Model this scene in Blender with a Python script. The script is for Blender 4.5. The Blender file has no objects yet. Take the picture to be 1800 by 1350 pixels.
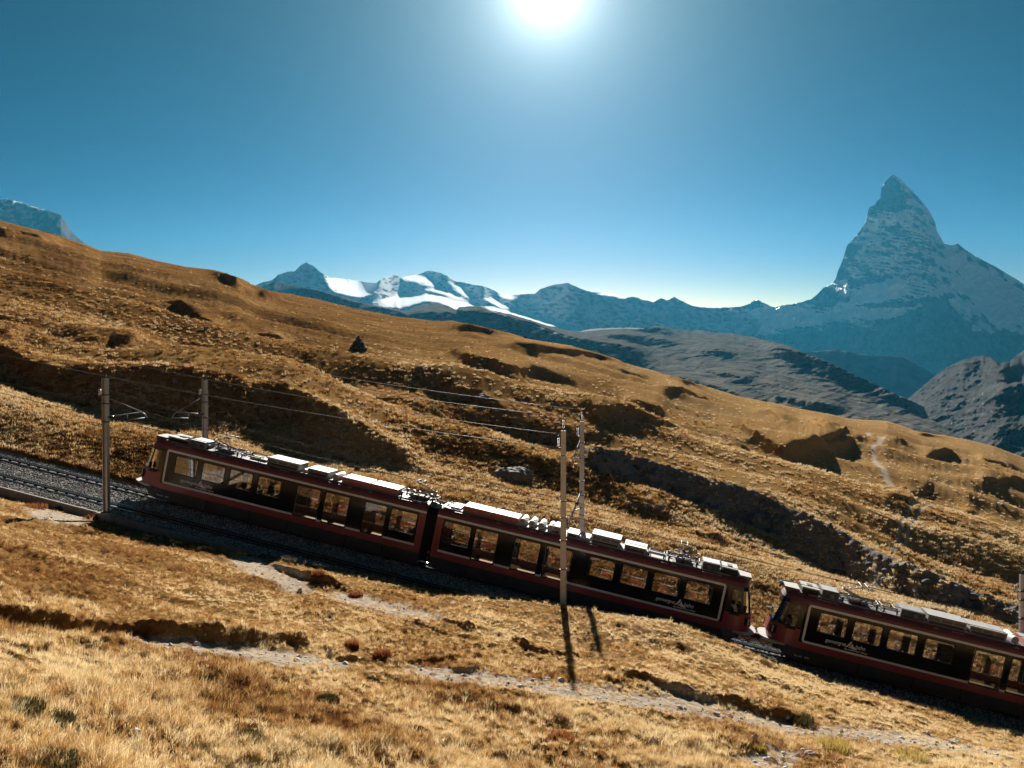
import bpy, bmesh, math, random, time
import numpy as np
from mathutils import Matrix, Vector
R = math.radians
random.seed(7)
T0 = time.time()
sc = bpy.context.scene
col = sc.collection

# ------------------------------------------------------------------ camera, world, sun, exposure
F = 1620.0                       # focal length in pixels of the 1800 x 1350 photograph
PITCH = R(1.24)
cam_data = bpy.data.cameras.new('camera')
cam = bpy.data.objects.new('camera', cam_data); col.objects.link(cam)
cam_data.sensor_width = 36.0
cam_data.lens = 36.0 * F / 1800.0
cam_data.clip_start = 0.1
cam_data.clip_end = 60000
cam.location = (0, 0, 0)
cam.rotation_euler = (R(90) - PITCH, 0, 0)
sc.camera = cam

SUN_EL, SUN_AZ = R(22.0), R(2.2)         # azimuth: clockwise from +Y (the view direction)
sun_dir = Vector((math.sin(SUN_AZ) * math.cos(SUN_EL), math.cos(SUN_AZ) * math.cos(SUN_EL), math.sin(SUN_EL)))
sd = bpy.data.lights.new('sun', 'SUN'); so = bpy.data.objects.new('sun', sd); col.objects.link(so)
sd.energy = 5.0; sd.angle = R(0.5); sd.color = (1.0, 0.92, 0.82)
so.rotation_euler = sun_dir.to_track_quat('Z', 'Y').to_euler()

w = bpy.data.worlds.new('World'); sc.world = w; w.use_nodes = True
nt = w.node_tree; nt.nodes.clear()
N_ = nt.nodes.new; L_ = nt.links.new
out = N_('ShaderNodeOutputWorld'); bg = N_('ShaderNodeBackground')
sky = N_('ShaderNodeTexSky'); sky.sky_type = 'NISHITA'; sky.sun_disc = False
sky.sun_elevation = SUN_EL; sky.sun_rotation = SUN_AZ
sky.altitude = 2600; sky.air_density = 1.0; sky.dust_density = 0.6; sky.ozone_density = 2.0
SKY_STRENGTH = 0.05
HAZE_D = 1.5e-5
tint = N_('ShaderNodeMix'); tint.data_type = 'RGBA'; tint.blend_type = 'MULTIPLY'; tint.inputs[0].default_value = 1.0
tint.inputs[7].default_value = (0.0014, 0.00041, 0.00016, 1)
gam = N_('ShaderNodeGamma'); gam.inputs[1].default_value = 4.2      # clear high mountain air: dark overhead, bright along the horizon
L_(sky.outputs[0], gam.inputs[0]); L_(gam.outputs[0], tint.inputs[6])
blue = N_('ShaderNodeMix'); blue.data_type = 'RGBA'; blue.blend_type = 'MULTIPLY'; blue.inputs[0].default_value = 1.0
blue.inputs[7].default_value = (0.008, 0.055, 0.068, 1); L_(sky.outputs[0], blue.inputs[6])
# the aureole round the sun: forward scattering, a function of the angle from the sun only
geo = N_('ShaderNodeTexCoord'); dot = N_('ShaderNodeVectorMath'); dot.operation = 'DOT_PRODUCT'
nrm = N_('ShaderNodeVectorMath'); nrm.operation = 'NORMALIZE'
L_(geo.outputs['Generated'], nrm.inputs[0]); L_(nrm.outputs[0], dot.inputs[0]); dot.inputs[1].default_value = sun_dir
def M_(op, a, b=None, c=None):
    n = N_('ShaderNodeMath'); n.operation = op
    for i, x in enumerate((a, b, c)):
        if x is None: continue
        if isinstance(x, (int, float)): n.inputs[i].default_value = x
        else: L_(x, n.inputs[i])
    return n.outputs[0]
cosang = M_('MINIMUM', dot.outputs['Value'], 0.999999)
ang = M_('ARCCOSINE', cosang)                                   # radians from the sun
core = M_('MULTIPLY', M_('EXPONENT', M_('MULTIPLY', M_('POWER', M_('DIVIDE', ang, 0.022), 1.0), -1.0)), 24.0)
halo = M_('MULTIPLY', M_('EXPONENT', M_('DIVIDE', ang, -0.075)), 7.0)
wide = M_('MULTIPLY', M_('EXPONENT', M_('DIVIDE', ang, -0.15)), 2.9)
def scol(v, c):
    n = N_('ShaderNodeVectorMath'); n.operation = 'SCALE'; n.inputs[0].default_value = c; L_(v, n.inputs[3]); return n.outputs[0]
def vadd(a, b):
    n = N_('ShaderNodeVectorMath'); n.operation = 'ADD'; L_(a, n.inputs[0]); L_(b, n.inputs[1]); return n.outputs[0]
tot = vadd(vadd(tint.outputs[2], blue.outputs[2]), vadd(scol(core, (1.0, 0.97, 0.9)), vadd(scol(halo, (0.75, 0.95, 1.0)), scol(wide, (0.55, 0.85, 0.90)))))
L_(tot, bg.inputs['Color']); bg.inputs['Strength'].default_value = SKY_STRENGTH
L_(bg.outputs[0], out.inputs['Surface'])

sc.view_settings.view_transform = 'Standard'; sc.view_settings.look = 'None'
sc.view_settings.exposure = 1.12; sc.view_settings.gamma = 1.0; sc.view_settings.use_curve_mapping = False
sc.render.engine = 'CYCLES'
sc.cycles.use_denoising = True
sc.cycles.max_bounces = 8; sc.cycles.diffuse_bounces = 2; sc.cycles.glossy_bounces = 3
sc.cycles.transmission_bounces = 6; sc.cycles.transparent_max_bounces = 24; sc.cycles.volume_bounces = 0
sc.cycles.caustics_reflective = False; sc.cycles.caustics_refractive = False
sc.cycles.sample_clamp_indirect = 6.0

# ------------------------------------------------------------------ helpers
def tag(o, label=None, cat=None, group=None, kind=None):
    if label: o['label'] = label
    if cat: o['category'] = cat
    if group: o['group'] = group
    if kind: o['kind'] = kind
    return o
def empty(name, loc=(0, 0, 0), parent=None):
    o = bpy.data.objects.new(name, None); o.empty_display_size = 0.3; o.location = loc; col.objects.link(o)
    if parent: o.parent = parent
    return o
def link(name, me, parent=None, mats=None):
    o = bpy.data.objects.new(name, me); col.objects.link(o)
    if mats:
        for m in (mats if isinstance(mats, (list, tuple)) else [mats]): me.materials.append(m)
    if parent: o.parent = parent
    return o
class MB:
    """collects boxes, bars, tubes and quads, then links them as ONE mesh object"""
    def __init__(s): s.v = []; s.f = []; s.m = []; s.sm = []
    def quad(s, pts, mi=0, smooth=False):
        b = len(s.v); s.v += [tuple(p) for p in pts]; s.f.append(tuple(range(b, b + len(pts)))); s.m.append(mi); s.sm.append(smooth)
    def box(s, c, d, mi=0, mat=None, taper=1.0):
        b = len(s.v)
        for k, (x, y, z) in enumerate([(-1,-1,-1),(1,-1,-1),(1,1,-1),(-1,1,-1),(-1,-1,1),(1,-1,1),(1,1,1),(-1,1,1)]):
            t = taper if z > 0 else 1.0
            p = Vector((x * d[0] / 2 * t, y * d[1] / 2 * t, z * d[2] / 2))
            if mat is not None: p = mat @ p
            s.v.append((c[0] + p[0], c[1] + p[1], c[2] + p[2]))
        for q in [(0,3,2,1),(4,5,6,7),(0,1,5,4),(1,2,6,5),(2,3,7,6),(3,0,4,7)]:
            s.f.append(tuple(b + i for i in q)); s.m.append(mi); s.sm.append(False)
    def tube(s, pts, r, n=6, mi=0, caps=True, r2=None):
        pts = [Vector(p) for p in pts]; rings = []
        for i, p in enumerate(pts):
            d = (pts[min(i + 1, len(pts) - 1)] - pts[max(i - 1, 0)]).normalized()
            a = d.orthogonal().normalized() if i == 0 else (a - d * a.dot(d)).normalized()
            bb = d.cross(a); rr = r if r2 is None else r + (r2 - r) * i / (len(pts) - 1)
            b0 = len(s.v)
            for k in range(n):
                t = 2 * math.pi * k / n; q = p + (a * math.cos(t) + bb * math.sin(t)) * rr; s.v.append(tuple(q))
            rings.append(b0)
        for i in range(len(rings) - 1):
            for k in range(n):
                s.f.append((rings[i] + k, rings[i] + (k + 1) % n, rings[i + 1] + (k + 1) % n, rings[i + 1] + k)); s.m.append(mi); s.sm.append(True)
        if caps:
            s.f.append(tuple(reversed([rings[0] + k for k in range(n)]))); s.m.append(mi); s.sm.append(False)
            s.f.append(tuple(rings[-1] + k for k in range(n))); s.m.append(mi); s.sm.append(False)
    def mesh(s, name):
        me = bpy.data.meshes.new(name); me.from_pydata(s.v, [], s.f)
        me.polygons.foreach_set('material_index', s.m); me.polygons.foreach_set('use_smooth', s.sm)
        bm = bmesh.new(); bm.from_mesh(me); bmesh.ops.recalc_face_normals(bm, faces=bm.faces); bm.to_mesh(me); bm.free()
        me.update(); return me
    def build(s, name, mats, parent=None):
        return link(name, s.mesh(name), parent, mats)
def grid_mesh(name, P, attrs=None, smooth=True, flip=False):
    nr, nc = P.shape[:2]
    me = bpy.data.meshes.new(name)
    idx = np.arange(nr * nc).reshape(nr, nc)
    q = np.stack([idx[:-1, :-1], idx[:-1, 1:], idx[1:, 1:], idx[1:, :-1]], -1).reshape(-1, 4)
    if flip: q = q[:, ::-1]
    me.vertices.add(nr * nc); me.vertices.foreach_set('co', P.reshape(-1).astype(np.float32))
    me.loops.add(q.size); me.loops.foreach_set('vertex_index', q.reshape(-1).astype(np.int32))
    me.polygons.add(len(q)); me.polygons.foreach_set('loop_start', np.arange(0, q.size, 4, dtype=np.int32))
    me.polygons.foreach_set('use_smooth', np.full(len(q), smooth))
    for k, a in (attrs or {}).items():
        at = me.attributes.new(k, 'FLOAT', 'POINT'); at.data.foreach_set('value', a.reshape(-1).astype(np.float32))
    me.update(calc_edges=True); me.validate()
    return me
# ---- vectorised gradient noise
def _h(ix, iy, seed):
    n = (ix.astype(np.int64) * 374761393 + iy.astype(np.int64) * 668265263 + seed * 982451653) & 0xffffffff
    n = ((n ^ (n >> 13)) * 1274126177) & 0xffffffff
    n = ((n ^ (n >> 16)) * 2246822519) & 0xffffffff
    return (n ^ (n >> 15)) & 0xffff
_tab = np.stack([np.cos(np.arange(256) / 256 * 2 * np.pi), np.sin(np.arange(256) / 256 * 2 * np.pi)], -1)
def pnoise(x, y, seed=0):
    x = np.asarray(x, float); y = np.asarray(y, float)
    ix = np.floor(x); iy = np.floor(y); fx = x - ix; fy = y - iy
    ux = fx * fx * fx * (fx * (fx * 6 - 15) + 10); uy = fy * fy * fy * (fy * (fy * 6 - 15) + 10)
    def g(dx, dy):
        k = _h(ix + dx, iy + dy, seed) & 255
        return _tab[k, 0] * (fx - dx) + _tab[k, 1] * (fy - dy)
    a = g(0, 0); b = g(1, 0); c = g(0, 1); d = g(1, 1)
    return 1.5 * ((a + (b - a) * ux) * (1 - uy) + (c + (d - c) * ux) * uy)
def fbm(x, y, oct=4, seed=0, gain=0.5, lac=2.03):
    s = 0; a = 1; t = 0
    for o in range(oct):
        s = s + a * pnoise(x * lac ** o, y * lac ** o, seed + o * 17); t += a; a *= gain
    return s / t
def ridged(x, y, oct=4, seed=0, gain=0.55, lac=2.1):
    s = 0; a = 1; t = 0
    for o in range(oct):
        s = s + a * (1 - 2 * np.abs(pnoise(x * lac ** o, y * lac ** o, seed + o * 13))); t += a; a *= gain
    return s / t
def sst(a, b, x):
    t = np.clip((x - a) / (b - a + 1e-12), 0, 1); return t * t * (3 - 2 * t)

# ------------------------------------------------------------------ where things stand: sight lines of the camera, and the railway's own frame
cp, sp = math.cos(PITCH), math.sin(PITCH)
def ray(x, y):                       # pixel of the photograph -> (X/Y, Z/Y) of the sight line
    xc = (np.asarray(x, float) - 900) / F; yc = -(np.asarray(y, float) - 675) / F
    dy = cp + yc * sp; return xc / dy, (-sp + yc * cp) / dy
def pix(u, v):
    d = cp - v * sp; h = v * cp + sp
    return 900 + F * u / d, 675 - F * h / d
YAW, SL = R(-10.17), R(11.68)        # the track runs down to the right at one in five
A = np.array([math.cos(YAW) * math.cos(SL), math.sin(YAW) * math.cos(SL), -math.sin(SL)])
UP = np.array([math.cos(YAW) * math.sin(SL), math.sin(YAW) * math.sin(SL), math.cos(SL)])
NN = np.array([-math.sin(YAW), math.cos(YAW), 0.0])
P0 = np.array([0, 53.57, -12.01]) - UP * 1.31
def T(s, w, h): return P0 + A * s + NN * w + UP * h
def inv_w(x, y, w):                  # pixel -> (s, h) on the plane at lateral offset w
    u, v = ray(x, y); D = np.array([u, 1.0, v])
    return np.linalg.solve(np.stack([A, UP, -D], 1), -(P0 + NN * w))[:2]
def col_point(u, w, h):              # arrays over columns u: point of the track plane at (w, h) on that bearing
    B = P0 + NN * w
    Bx = B[0] + UP[0] * h; By = B[1] + UP[1] * h; Bz = B[2] + UP[2] * h
    s = (u * By - Bx) / (A[0] - u * A[1])
    return By + A[1] * s, Bz + A[2] * s           # depth, height
TRACK_FRAME = Matrix(((A[0], NN[0], UP[0], 0), (A[1], NN[1], UP[1], 0), (A[2], NN[2], UP[2], 0), (0, 0, 0, 1)))
def track_empty(name, s, w, h=0.0):
    o = empty(name); o.matrix_world = Matrix.Translation(Vector(T(s, w, h))) @ TRACK_FRAME; return o

# ------------------------------------------------------------------ materials
MATS = {}
def mat(name, color, rough=0.6, metal=0.0, var=0.0, scale=4.0, bump=0.0, spec=0.5, dirt=None, coat=0.0):
    m = bpy.data.materials.new(name); m.use_nodes = True; t = m.node_tree; p = t.nodes['Principled BSDF']
    p.inputs['Base Color'].default_value = (*color, 1); p.inputs['Roughness'].default_value = rough
    p.inputs['Metallic'].default_value = metal; p.inputs['Specular IOR Level'].default_value = spec
    if coat: p.inputs['Coat Weight'].default_value = coat; p.inputs['Coat Roughness'].default_value = 0.08
    if var or bump or dirt:
        tc = t.nodes.new('ShaderNodeTexCoord'); n = t.nodes.new('ShaderNodeTexNoise')
        n.inputs['Scale'].default_value = scale; n.inputs['Detail'].default_value = 6; n.inputs['Roughness'].default_value = 0.65
        t.links.new(tc.outputs['Object'], n.inputs['Vector'])
        if var:
            r = t.nodes.new('ShaderNodeValToRGB'); r.color_ramp.elements[0].position = 0.3; r.color_ramp.elements[1].position = 0.72
            c2 = dirt or tuple(min(1, c * (1 + var)) for c in color); c1 = tuple(c * (1 - var) for c in color)
            r.color_ramp.elements[0].color = (*c1, 1); r.color_ramp.elements[1].color = (*c2, 1)
            t.links.new(n.outputs['Fac'], r.inputs[0]); t.links.new(r.outputs[0], p.inputs['Base Color'])
            mr = t.nodes.new('ShaderNodeMapRange'); mr.inputs[3].default_value = max(0, rough - 0.1); mr.inputs[4].default_value = min(1, rough + 0.15)
            t.links.new(n.outputs['Fac'], mr.inputs[0]); t.links.new(mr.outputs[0], p.inputs['Roughness'])
        if bump:
            b = t.nodes.new('ShaderNodeBump'); b.inputs['Strength'].default_value = bump; b.inputs['Distance'].default_value = 0.02
            t.links.new(n.outputs['Fac'], b.inputs['Height']); t.links.new(b.outputs[0], p.inputs['Normal'])
    MATS[name] = m; return m
def glass_mat(name, tintc, gloss=0.06, rough=0.02, coatr=0.16):
    m = bpy.data.materials.new(name); m.use_nodes = True; t = m.node_tree; t.nodes.clear()
    o = t.nodes.new('ShaderNodeOutputMaterial'); tr = t.nodes.new('ShaderNodeBsdfTransparent'); gl = t.nodes.new('ShaderNodeBsdfGlossy')
    df = t.nodes.new('ShaderNodeBsdfDiffuse'); df.inputs['Color'].default_value = (0.35, 0.3, 0.24, 1)
    tr.inputs['Color'].default_value = (*tintc, 1); gl.inputs['Roughness'].default_value = rough
    fr = t.nodes.new('ShaderNodeFresnel'); fr.inputs['IOR'].default_value = 1.5
    m1 = t.nodes.new('ShaderNodeMixShader'); m2 = t.nodes.new('ShaderNodeMixShader')
    ad = t.nodes.new('ShaderNodeMath'); ad.operation = 'ADD'; ad.use_clamp = True; ad.inputs[1].default_value = coatr; t.links.new(fr.outputs[0], ad.inputs[0]); t.links.new(ad.outputs[0], m1.inputs[0]); t.links.new(tr.outputs[0], m1.inputs[1]); t.links.new(gl.outputs[0], m1.inputs[2])
    m2.inputs[0].default_value = gloss; t.links.new(m1.outputs[0], m2.inputs[1]); t.links.new(df.outputs[0], m2.inputs[2])
    t.links.new(m2.outputs[0], o.inputs['Surface']); MATS[name] = m; return m

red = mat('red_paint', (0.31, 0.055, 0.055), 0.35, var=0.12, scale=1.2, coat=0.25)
roof_red = mat('red_roof_paint', (0.15, 0.034, 0.038), 0.45, var=0.16, scale=1.5, coat=0.1)  # duller, darker red for the roof, cab top and joint end wall
grey_skirt = mat('grey_skirt_paint', (0.045, 0.048, 0.055), 0.5, var=0.25, scale=1.5)
black_band = mat('black_band_gloss', (0.010, 0.011, 0.016), 0.14, spec=0.4, coat=0.12)
brown_panel = mat('dark_brown_panel', (0.035, 0.022, 0.014), 0.2, coat=0.3)
silver = mat('silver_stripe', (0.80, 0.80, 0.83), 0.45, var=0.05)
white_paint = mat('white_paint', (0.46, 0.455, 0.44), 0.6, var=0.12, scale=2.5)
white_letter = mat('white_lettering', (0.88, 0.87, 0.84), 0.5)
black_rubber = mat('black_rubber', (0.012, 0.012, 0.014), 0.7)
dark_metal = mat('dark_metal', (0.05, 0.05, 0.055), 0.5, 0.6, var=0.3)
alu = mat('aluminium', (0.32, 0.32, 0.33), 0.6, 0.5, var=0.12, scale=3)
pink_box = mat('salmon_cover', (0.45, 0.13, 0.10), 0.45, var=0.15)
grey_deck = mat('grey_roof_deck', (0.14, 0.14, 0.15), 0.6, var=0.2)
seat_fab = mat('seat_fabric', (0.10, 0.03, 0.025), 0.9, var=0.2)
seat_pale = mat('seat_headrest', (0.5, 0.45, 0.36), 0.7)
interior = mat('interior_lining', (0.12, 0.11, 0.10), 0.7)
cab_glass = glass_mat('cab_window_glass', (0.24, 0.22, 0.20), 0.02, coatr=0.05)
window_glass = glass_mat('tinted_window', (0.90, 0.82, 0.70), 0.05, coatr=0.2)
door_glass = glass_mat('tinted_door_glass', (0.84, 0.76, 0.64), 0.08, coatr=0.2)
screen_glass = glass_mat('windscreen_glass', (0.16, 0.16, 0.17), 0.01, coatr=0.04)
rail_steel = mat('rail_steel', (0.10, 0.085, 0.08), 0.35, 0.7, var=0.2, scale=2)
rail_head = mat('rail_head', (0.42, 0.42, 0.44), 0.22, 1.0)
rack_steel = mat('rack_steel', (0.035, 0.032, 0.032), 0.45, 0.5, var=0.3)
rack_face = mat('rack_tooth_face', (0.42, 0.41, 0.40), 0.3, 0.8)
sleeper_m = mat('sleeper_steel', (0.06, 0.048, 0.04), 0.8, 0.0, var=0.3)
concrete = mat('concrete', (0.30, 0.28, 0.26), 0.85, var=0.25, scale=3, bump=0.3)
pale_concrete = mat('pale_concrete', (0.48, 0.43, 0.38), 0.85, var=0.18, scale=2, bump=0.3)
pole_steel = mat('galvanised_steel', (0.42, 0.42, 0.43), 0.42, 0.55, var=0.2, scale=1.5)
wire_m = mat('copper_wire', (0.16, 0.16, 0.16), 0.6, 0.4)
ceramic = mat('insulator_ceramic', (0.03, 0.035, 0.04), 0.25)
white_ceramic = mat('pale_insulator', (0.6, 0.6, 0.58), 0.3)
lamp_glass = mat('headlight_glass', (0.7, 0.72, 0.75), 0.1)
blood = mat('orange_marker', (0.6, 0.12, 0.03), 0.4)

def ground_mat(name, stops, rock=(0.26, 0.24, 0.22), dirtc=(0.58, 0.48, 0.37), big=0.06, mid=0.6, fine=5.0, bump=0.8, dist=0.25):
    m = bpy.data.materials.new(name); m.use_nodes = True; t = m.node_tree; p = t.nodes['Principled BSDF']; n = t.nodes.new; l = t.links.new
    p.inputs['Roughness'].default_value = 1.0; p.inputs['Specular IOR Level'].default_value = 0.0
    tc = n('ShaderNodeTexCoord')
    def noise(s, det, ro=0.6):
        x = n('ShaderNodeTexNoise'); x.inputs['Scale'].default_value = s; x.inputs['Detail'].default_value = det; x.inputs['Roughness'].default_value = ro
        l(tc.outputs['Object'], x.inputs['Vector']); return x.outputs['Fac']
    nb, nm, nf = noise(big, 5), noise(mid, 6, 0.7), noise(fine, 8, 0.75)
    mx = n('ShaderNodeMath'); mx.operation = 'MULTIPLY_ADD'; l(nm, mx.inputs[0]); mx.inputs[1].default_value = 0.55
    m2 = n('ShaderNodeMath'); m2.operation = 'MULTIPLY'; l(nb, m2.inputs[0]); m2.inputs[1].default_value = 0.45
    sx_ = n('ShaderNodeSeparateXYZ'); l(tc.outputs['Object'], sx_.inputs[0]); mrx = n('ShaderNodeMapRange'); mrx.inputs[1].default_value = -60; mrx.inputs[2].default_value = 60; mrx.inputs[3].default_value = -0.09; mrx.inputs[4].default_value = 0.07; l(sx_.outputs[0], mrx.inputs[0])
    ax_ = n('ShaderNodeMath'); ax_.operation = 'ADD'; l(m2.outputs[0], ax_.inputs[0]); l(mrx.outputs[0], ax_.inputs[1]); l(ax_.outputs[0], mx.inputs[2])  # ramp pushed paler to the right: sun glare painted into the ground colour
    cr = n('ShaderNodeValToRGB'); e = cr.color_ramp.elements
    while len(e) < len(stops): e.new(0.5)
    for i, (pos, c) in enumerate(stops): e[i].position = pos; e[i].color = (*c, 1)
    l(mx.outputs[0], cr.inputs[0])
    # fine speckle
    sp_ = n('ShaderNodeMapRange'); sp_.inputs[1].default_value = 0.3; sp_.inputs[2].default_value = 0.7; sp_.inputs[3].default_value = 0.55; sp_.inputs[4].default_value = 1.3; l(nf, sp_.inputs[0])
    mul = n('ShaderNodeVectorMath'); mul.operation = 'SCALE'; l(cr.outputs[0], mul.inputs[0]); l(sp_.outputs[0], mul.inputs[3])
    def attr_mix(prev, attr, colr, thr_noise, amt, lo, hi):
        a = n('ShaderNodeAttribute'); a.attribute_name = attr
        ad = n('ShaderNodeMath'); ad.operation = 'MULTIPLY_ADD'; l(thr_noise, ad.inputs[0]); ad.inputs[1].default_value = amt; l(a.outputs['Fac'], ad.inputs[2])
        mr = n('ShaderNodeMapRange'); mr.inputs[1].default_value = lo; mr.inputs[2].default_value = hi; l(ad.outputs[0], mr.inputs[0])
        cr2 = n('ShaderNodeValToRGB'); cr2.color_ramp.elements[0].position = 0.3; cr2.color_ramp.elements[1].position = 0.7
        cr2.color_ramp.elements[0].color = (*[c * 0.5 for c in colr], 1); cr2.color_ramp.elements[1].color = (*[c * 1.35 for c in colr], 1); l(nf, cr2.inputs[0])
        x = n('ShaderNodeMix'); x.data_type = 'RGBA'; l(mr.outputs[0], x.inputs[0]); l(prev, x.inputs[6]); l(cr2.outputs[0], x.inputs[7]); return x.outputs[2]
    c = attr_mix(mul.outputs[0], 'rock', rock, nm, 1.0, 0.85, 1.15)
    c = attr_mix(c, 'dirt', dirtc, nm, 0.9, 0.55, 1.25)
    l(c, p.inputs['Base Color'])
    b = n('ShaderNodeBump'); b.inputs['Strength'].default_value = bump; b.inputs['Distance'].default_value = dist
    hh = n('ShaderNodeMath'); hh.operation = 'ADD'; l(nf, hh.inputs[0]); l(nm, hh.inputs[1]); l(hh.outputs[0], b.inputs['Height']); l(b.outputs[0], p.inputs['Normal'])
    MATS[name] = m; return m
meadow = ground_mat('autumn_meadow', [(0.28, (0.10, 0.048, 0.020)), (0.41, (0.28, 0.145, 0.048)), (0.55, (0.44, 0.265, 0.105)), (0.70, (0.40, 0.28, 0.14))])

def rock_snow_mat(name, rockc, rock2, snowc=(0.80, 0.82, 0.85), scale=0.004, bump=1.0, dist=40, sspec=0.5):
    m = bpy.data.materials.new(name); m.use_nodes = True; t = m.node_tree; p = t.nodes['Principled BSDF']; n = t.nodes.new; l = t.links.new
    tc = n('ShaderNodeTexCoord'); x = n('ShaderNodeTexNoise'); x.inputs['Scale'].default_value = scale; x.inputs['Detail'].default_value = 10; x.inputs['Roughness'].default_value = 0.7
    l(tc.outputs['Object'], x.inputs['Vector'])
    cr = n('ShaderNodeValToRGB'); cr.color_ramp.elements[0].position = 0.35; cr.color_ramp.elements[1].position = 0.65
    cr.color_ramp.elements[0].color = (*rockc, 1); cr.color_ramp.elements[1].color = (*rock2, 1); l(x.outputs['Fac'], cr.inputs[0])
    a = n('ShaderNodeAttribute'); a.attribute_name = 'snow'
    ad = n('ShaderNodeMath'); ad.operation = 'MULTIPLY_ADD'; l(x.outputs['Fac'], ad.inputs[0]); ad.inputs[1].default_value = 0.5; l(a.outputs['Fac'], ad.inputs[2])
    mr = n('ShaderNodeMapRange'); mr.inputs[1].default_value = 0.65; mr.inputs[2].default_value = 0.9; l(ad.outputs[0], mr.inputs[0])
    mx = n('ShaderNodeMix'); mx.data_type = 'RGBA'; l(mr.outputs[0], mx.inputs[0]); l(cr.outputs[0], mx.inputs[6]); mx.inputs[7].default_value = (*snowc, 1)
    l(mx.outputs[2], p.inputs['Base Color'])
    rg = n('ShaderNodeMapRange'); rg.inputs[3].default_value = 0.9; rg.inputs[4].default_value = 0.5 if sspec > 0.3 else 0.9; l(mr.outputs[0], rg.inputs[0]); l(rg.outputs[0], p.inputs['Roughness']); sl = n('ShaderNodeMapRange'); sl.inputs[3].default_value = 0.0; sl.inputs[4].default_value = sspec; l(mr.outputs[0], sl.inputs[0]); l(sl.outputs[0], p.inputs['Specular IOR Level'])
    b = n('ShaderNodeBump'); b.inputs['Strength'].default_value = bump; b.inputs['Distance'].default_value = dist; l(x.outputs['Fac'], b.inputs['Height']); l(b.outputs[0], p.inputs['Normal'])
    MATS[name] = m; return m

# ------------------------------------------------------------------ terrain: slopes along each bearing, integrated into a height field
def poly(xs, pts):
    p = np.array(pts, float); return np.interp(xs, p[:, 0], p[:, 1])
def band_mask(X, Y, bands, soft=3.0, wob=None, foot=False):
    m = np.zeros_like(X)
    for b in bands:
        p = np.array(b, float); x = p[:, 0]
        xs = X + 0
        top = np.interp(xs, x, p[:, 1]); bot = np.interp(xs, x, p[:, 2])
        if wob is not None: top = top + wob[0]; bot = bot + wob[1]
        e = max(8.0, min(60.0, 0.3 * (x[-1] - x[0])))
        lat = sst(x[0] - e * .3, x[0] + e, xs) * (1 - sst(x[-1] - e, x[-1] + e * .3, xs))
        if foot: bot = bot + 0.35 * (bot - top)          # the face eases off into the hollow at its foot
        thick = bot - top
        mid = (top + bot) / 2; half = np.maximum(thick / 2 * np.sqrt(np.clip(lat, 0, 1)), 0.01)
        k = sst(-soft, soft, half - np.abs(Y - mid)) * lat
        if foot: k = k * (1 - 0.62 * sst(0.35, 1.0, (Y - top) / np.maximum(thick, 1)))
        m = np.maximum(m, k)
    return m
def cols(dense0, dense1, step, lo, hi, cstep):
    return np.concatenate([np.arange(lo, dense0, cstep), np.arange(dense0, dense1, step), np.arange(dense1, hi + 1, cstep)])

def blur_rows(a, k):
    k = max(3, int(k) | 1); p = np.pad(a, ((k // 2, k // 2), (0, 0)))
    c = np.cumsum(np.concatenate([np.zeros((1, a.shape[1])), p], 0), 0); return (c[k:] - c[:-k]) / k
def smooth_cols(a, k):
    k = max(3, int(k) | 1); p = np.pad(a, ((0, 0), (k // 2, k // 2)), mode='edge')
    c = np.cumsum(np.concatenate([np.zeros((a.shape[0], 1)), p], 1), 1); return (c[:, k:] - c[:, :-k]) / k
def integrate(v, lnd0, lnd1, s0, mask, s_band, jump=None, r_jump=45.0, kap=160.0, cmax=7.0):
    """v: (rows, cols) from the near end outwards; returns ln depth. s = ground slope; r = d ln(depth) / dv = 1 / (s - v).
    A steep face takes depth away; the flatter ground behind its crest gives it back, so that each face stays a hummock of its own."""
    dv = np.diff(v, axis=0); vm = (v[1:] + v[:-1]) / 2; mm = (mask[1:] + mask[:-1]) / 2
    r0 = 1 / np.maximum(s0 - vm, 0.012); k = np.clip((lnd1 - lnd0) / np.maximum((r0 * dv).sum(0), 1e-3), 0.2, 2.0); r0 = r0 * smooth_cols(k[None], 31)[0]
    rb = np.minimum(1 / np.maximum(s_band - vm, 0.2), r0)
    jm = None if jump is None else (jump[1:] + jump[:-1]) / 2
    x = np.zeros(v.shape[1]); X = [x]
    for i in range(dv.shape[0]):
        rel = np.where(x < 0, np.minimum(-x * kap, cmax * r0[i]), np.maximum(-x * kap * 0.5, -0.6 * r0[i]))
        dx = (rb[i] - r0[i]) * mm[i] + rel * (1 - mm[i]) ** 3
        if jm is not None: dx = dx * (1 - jm[i]) + np.maximum(r_jump - r0[i], 0) * jm[i]
        x = np.clip(x + dx * dv[i], -0.7, 0.9)
        x = 0.4 * x + 0.6 * smooth_cols(x[None], 3)[0]
        X.append(x)
    base = lnd0 + np.concatenate([np.zeros((1, v.shape[1])), np.cumsum(r0 * dv, 0)], 0)
    return base + np.stack(X)

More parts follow.
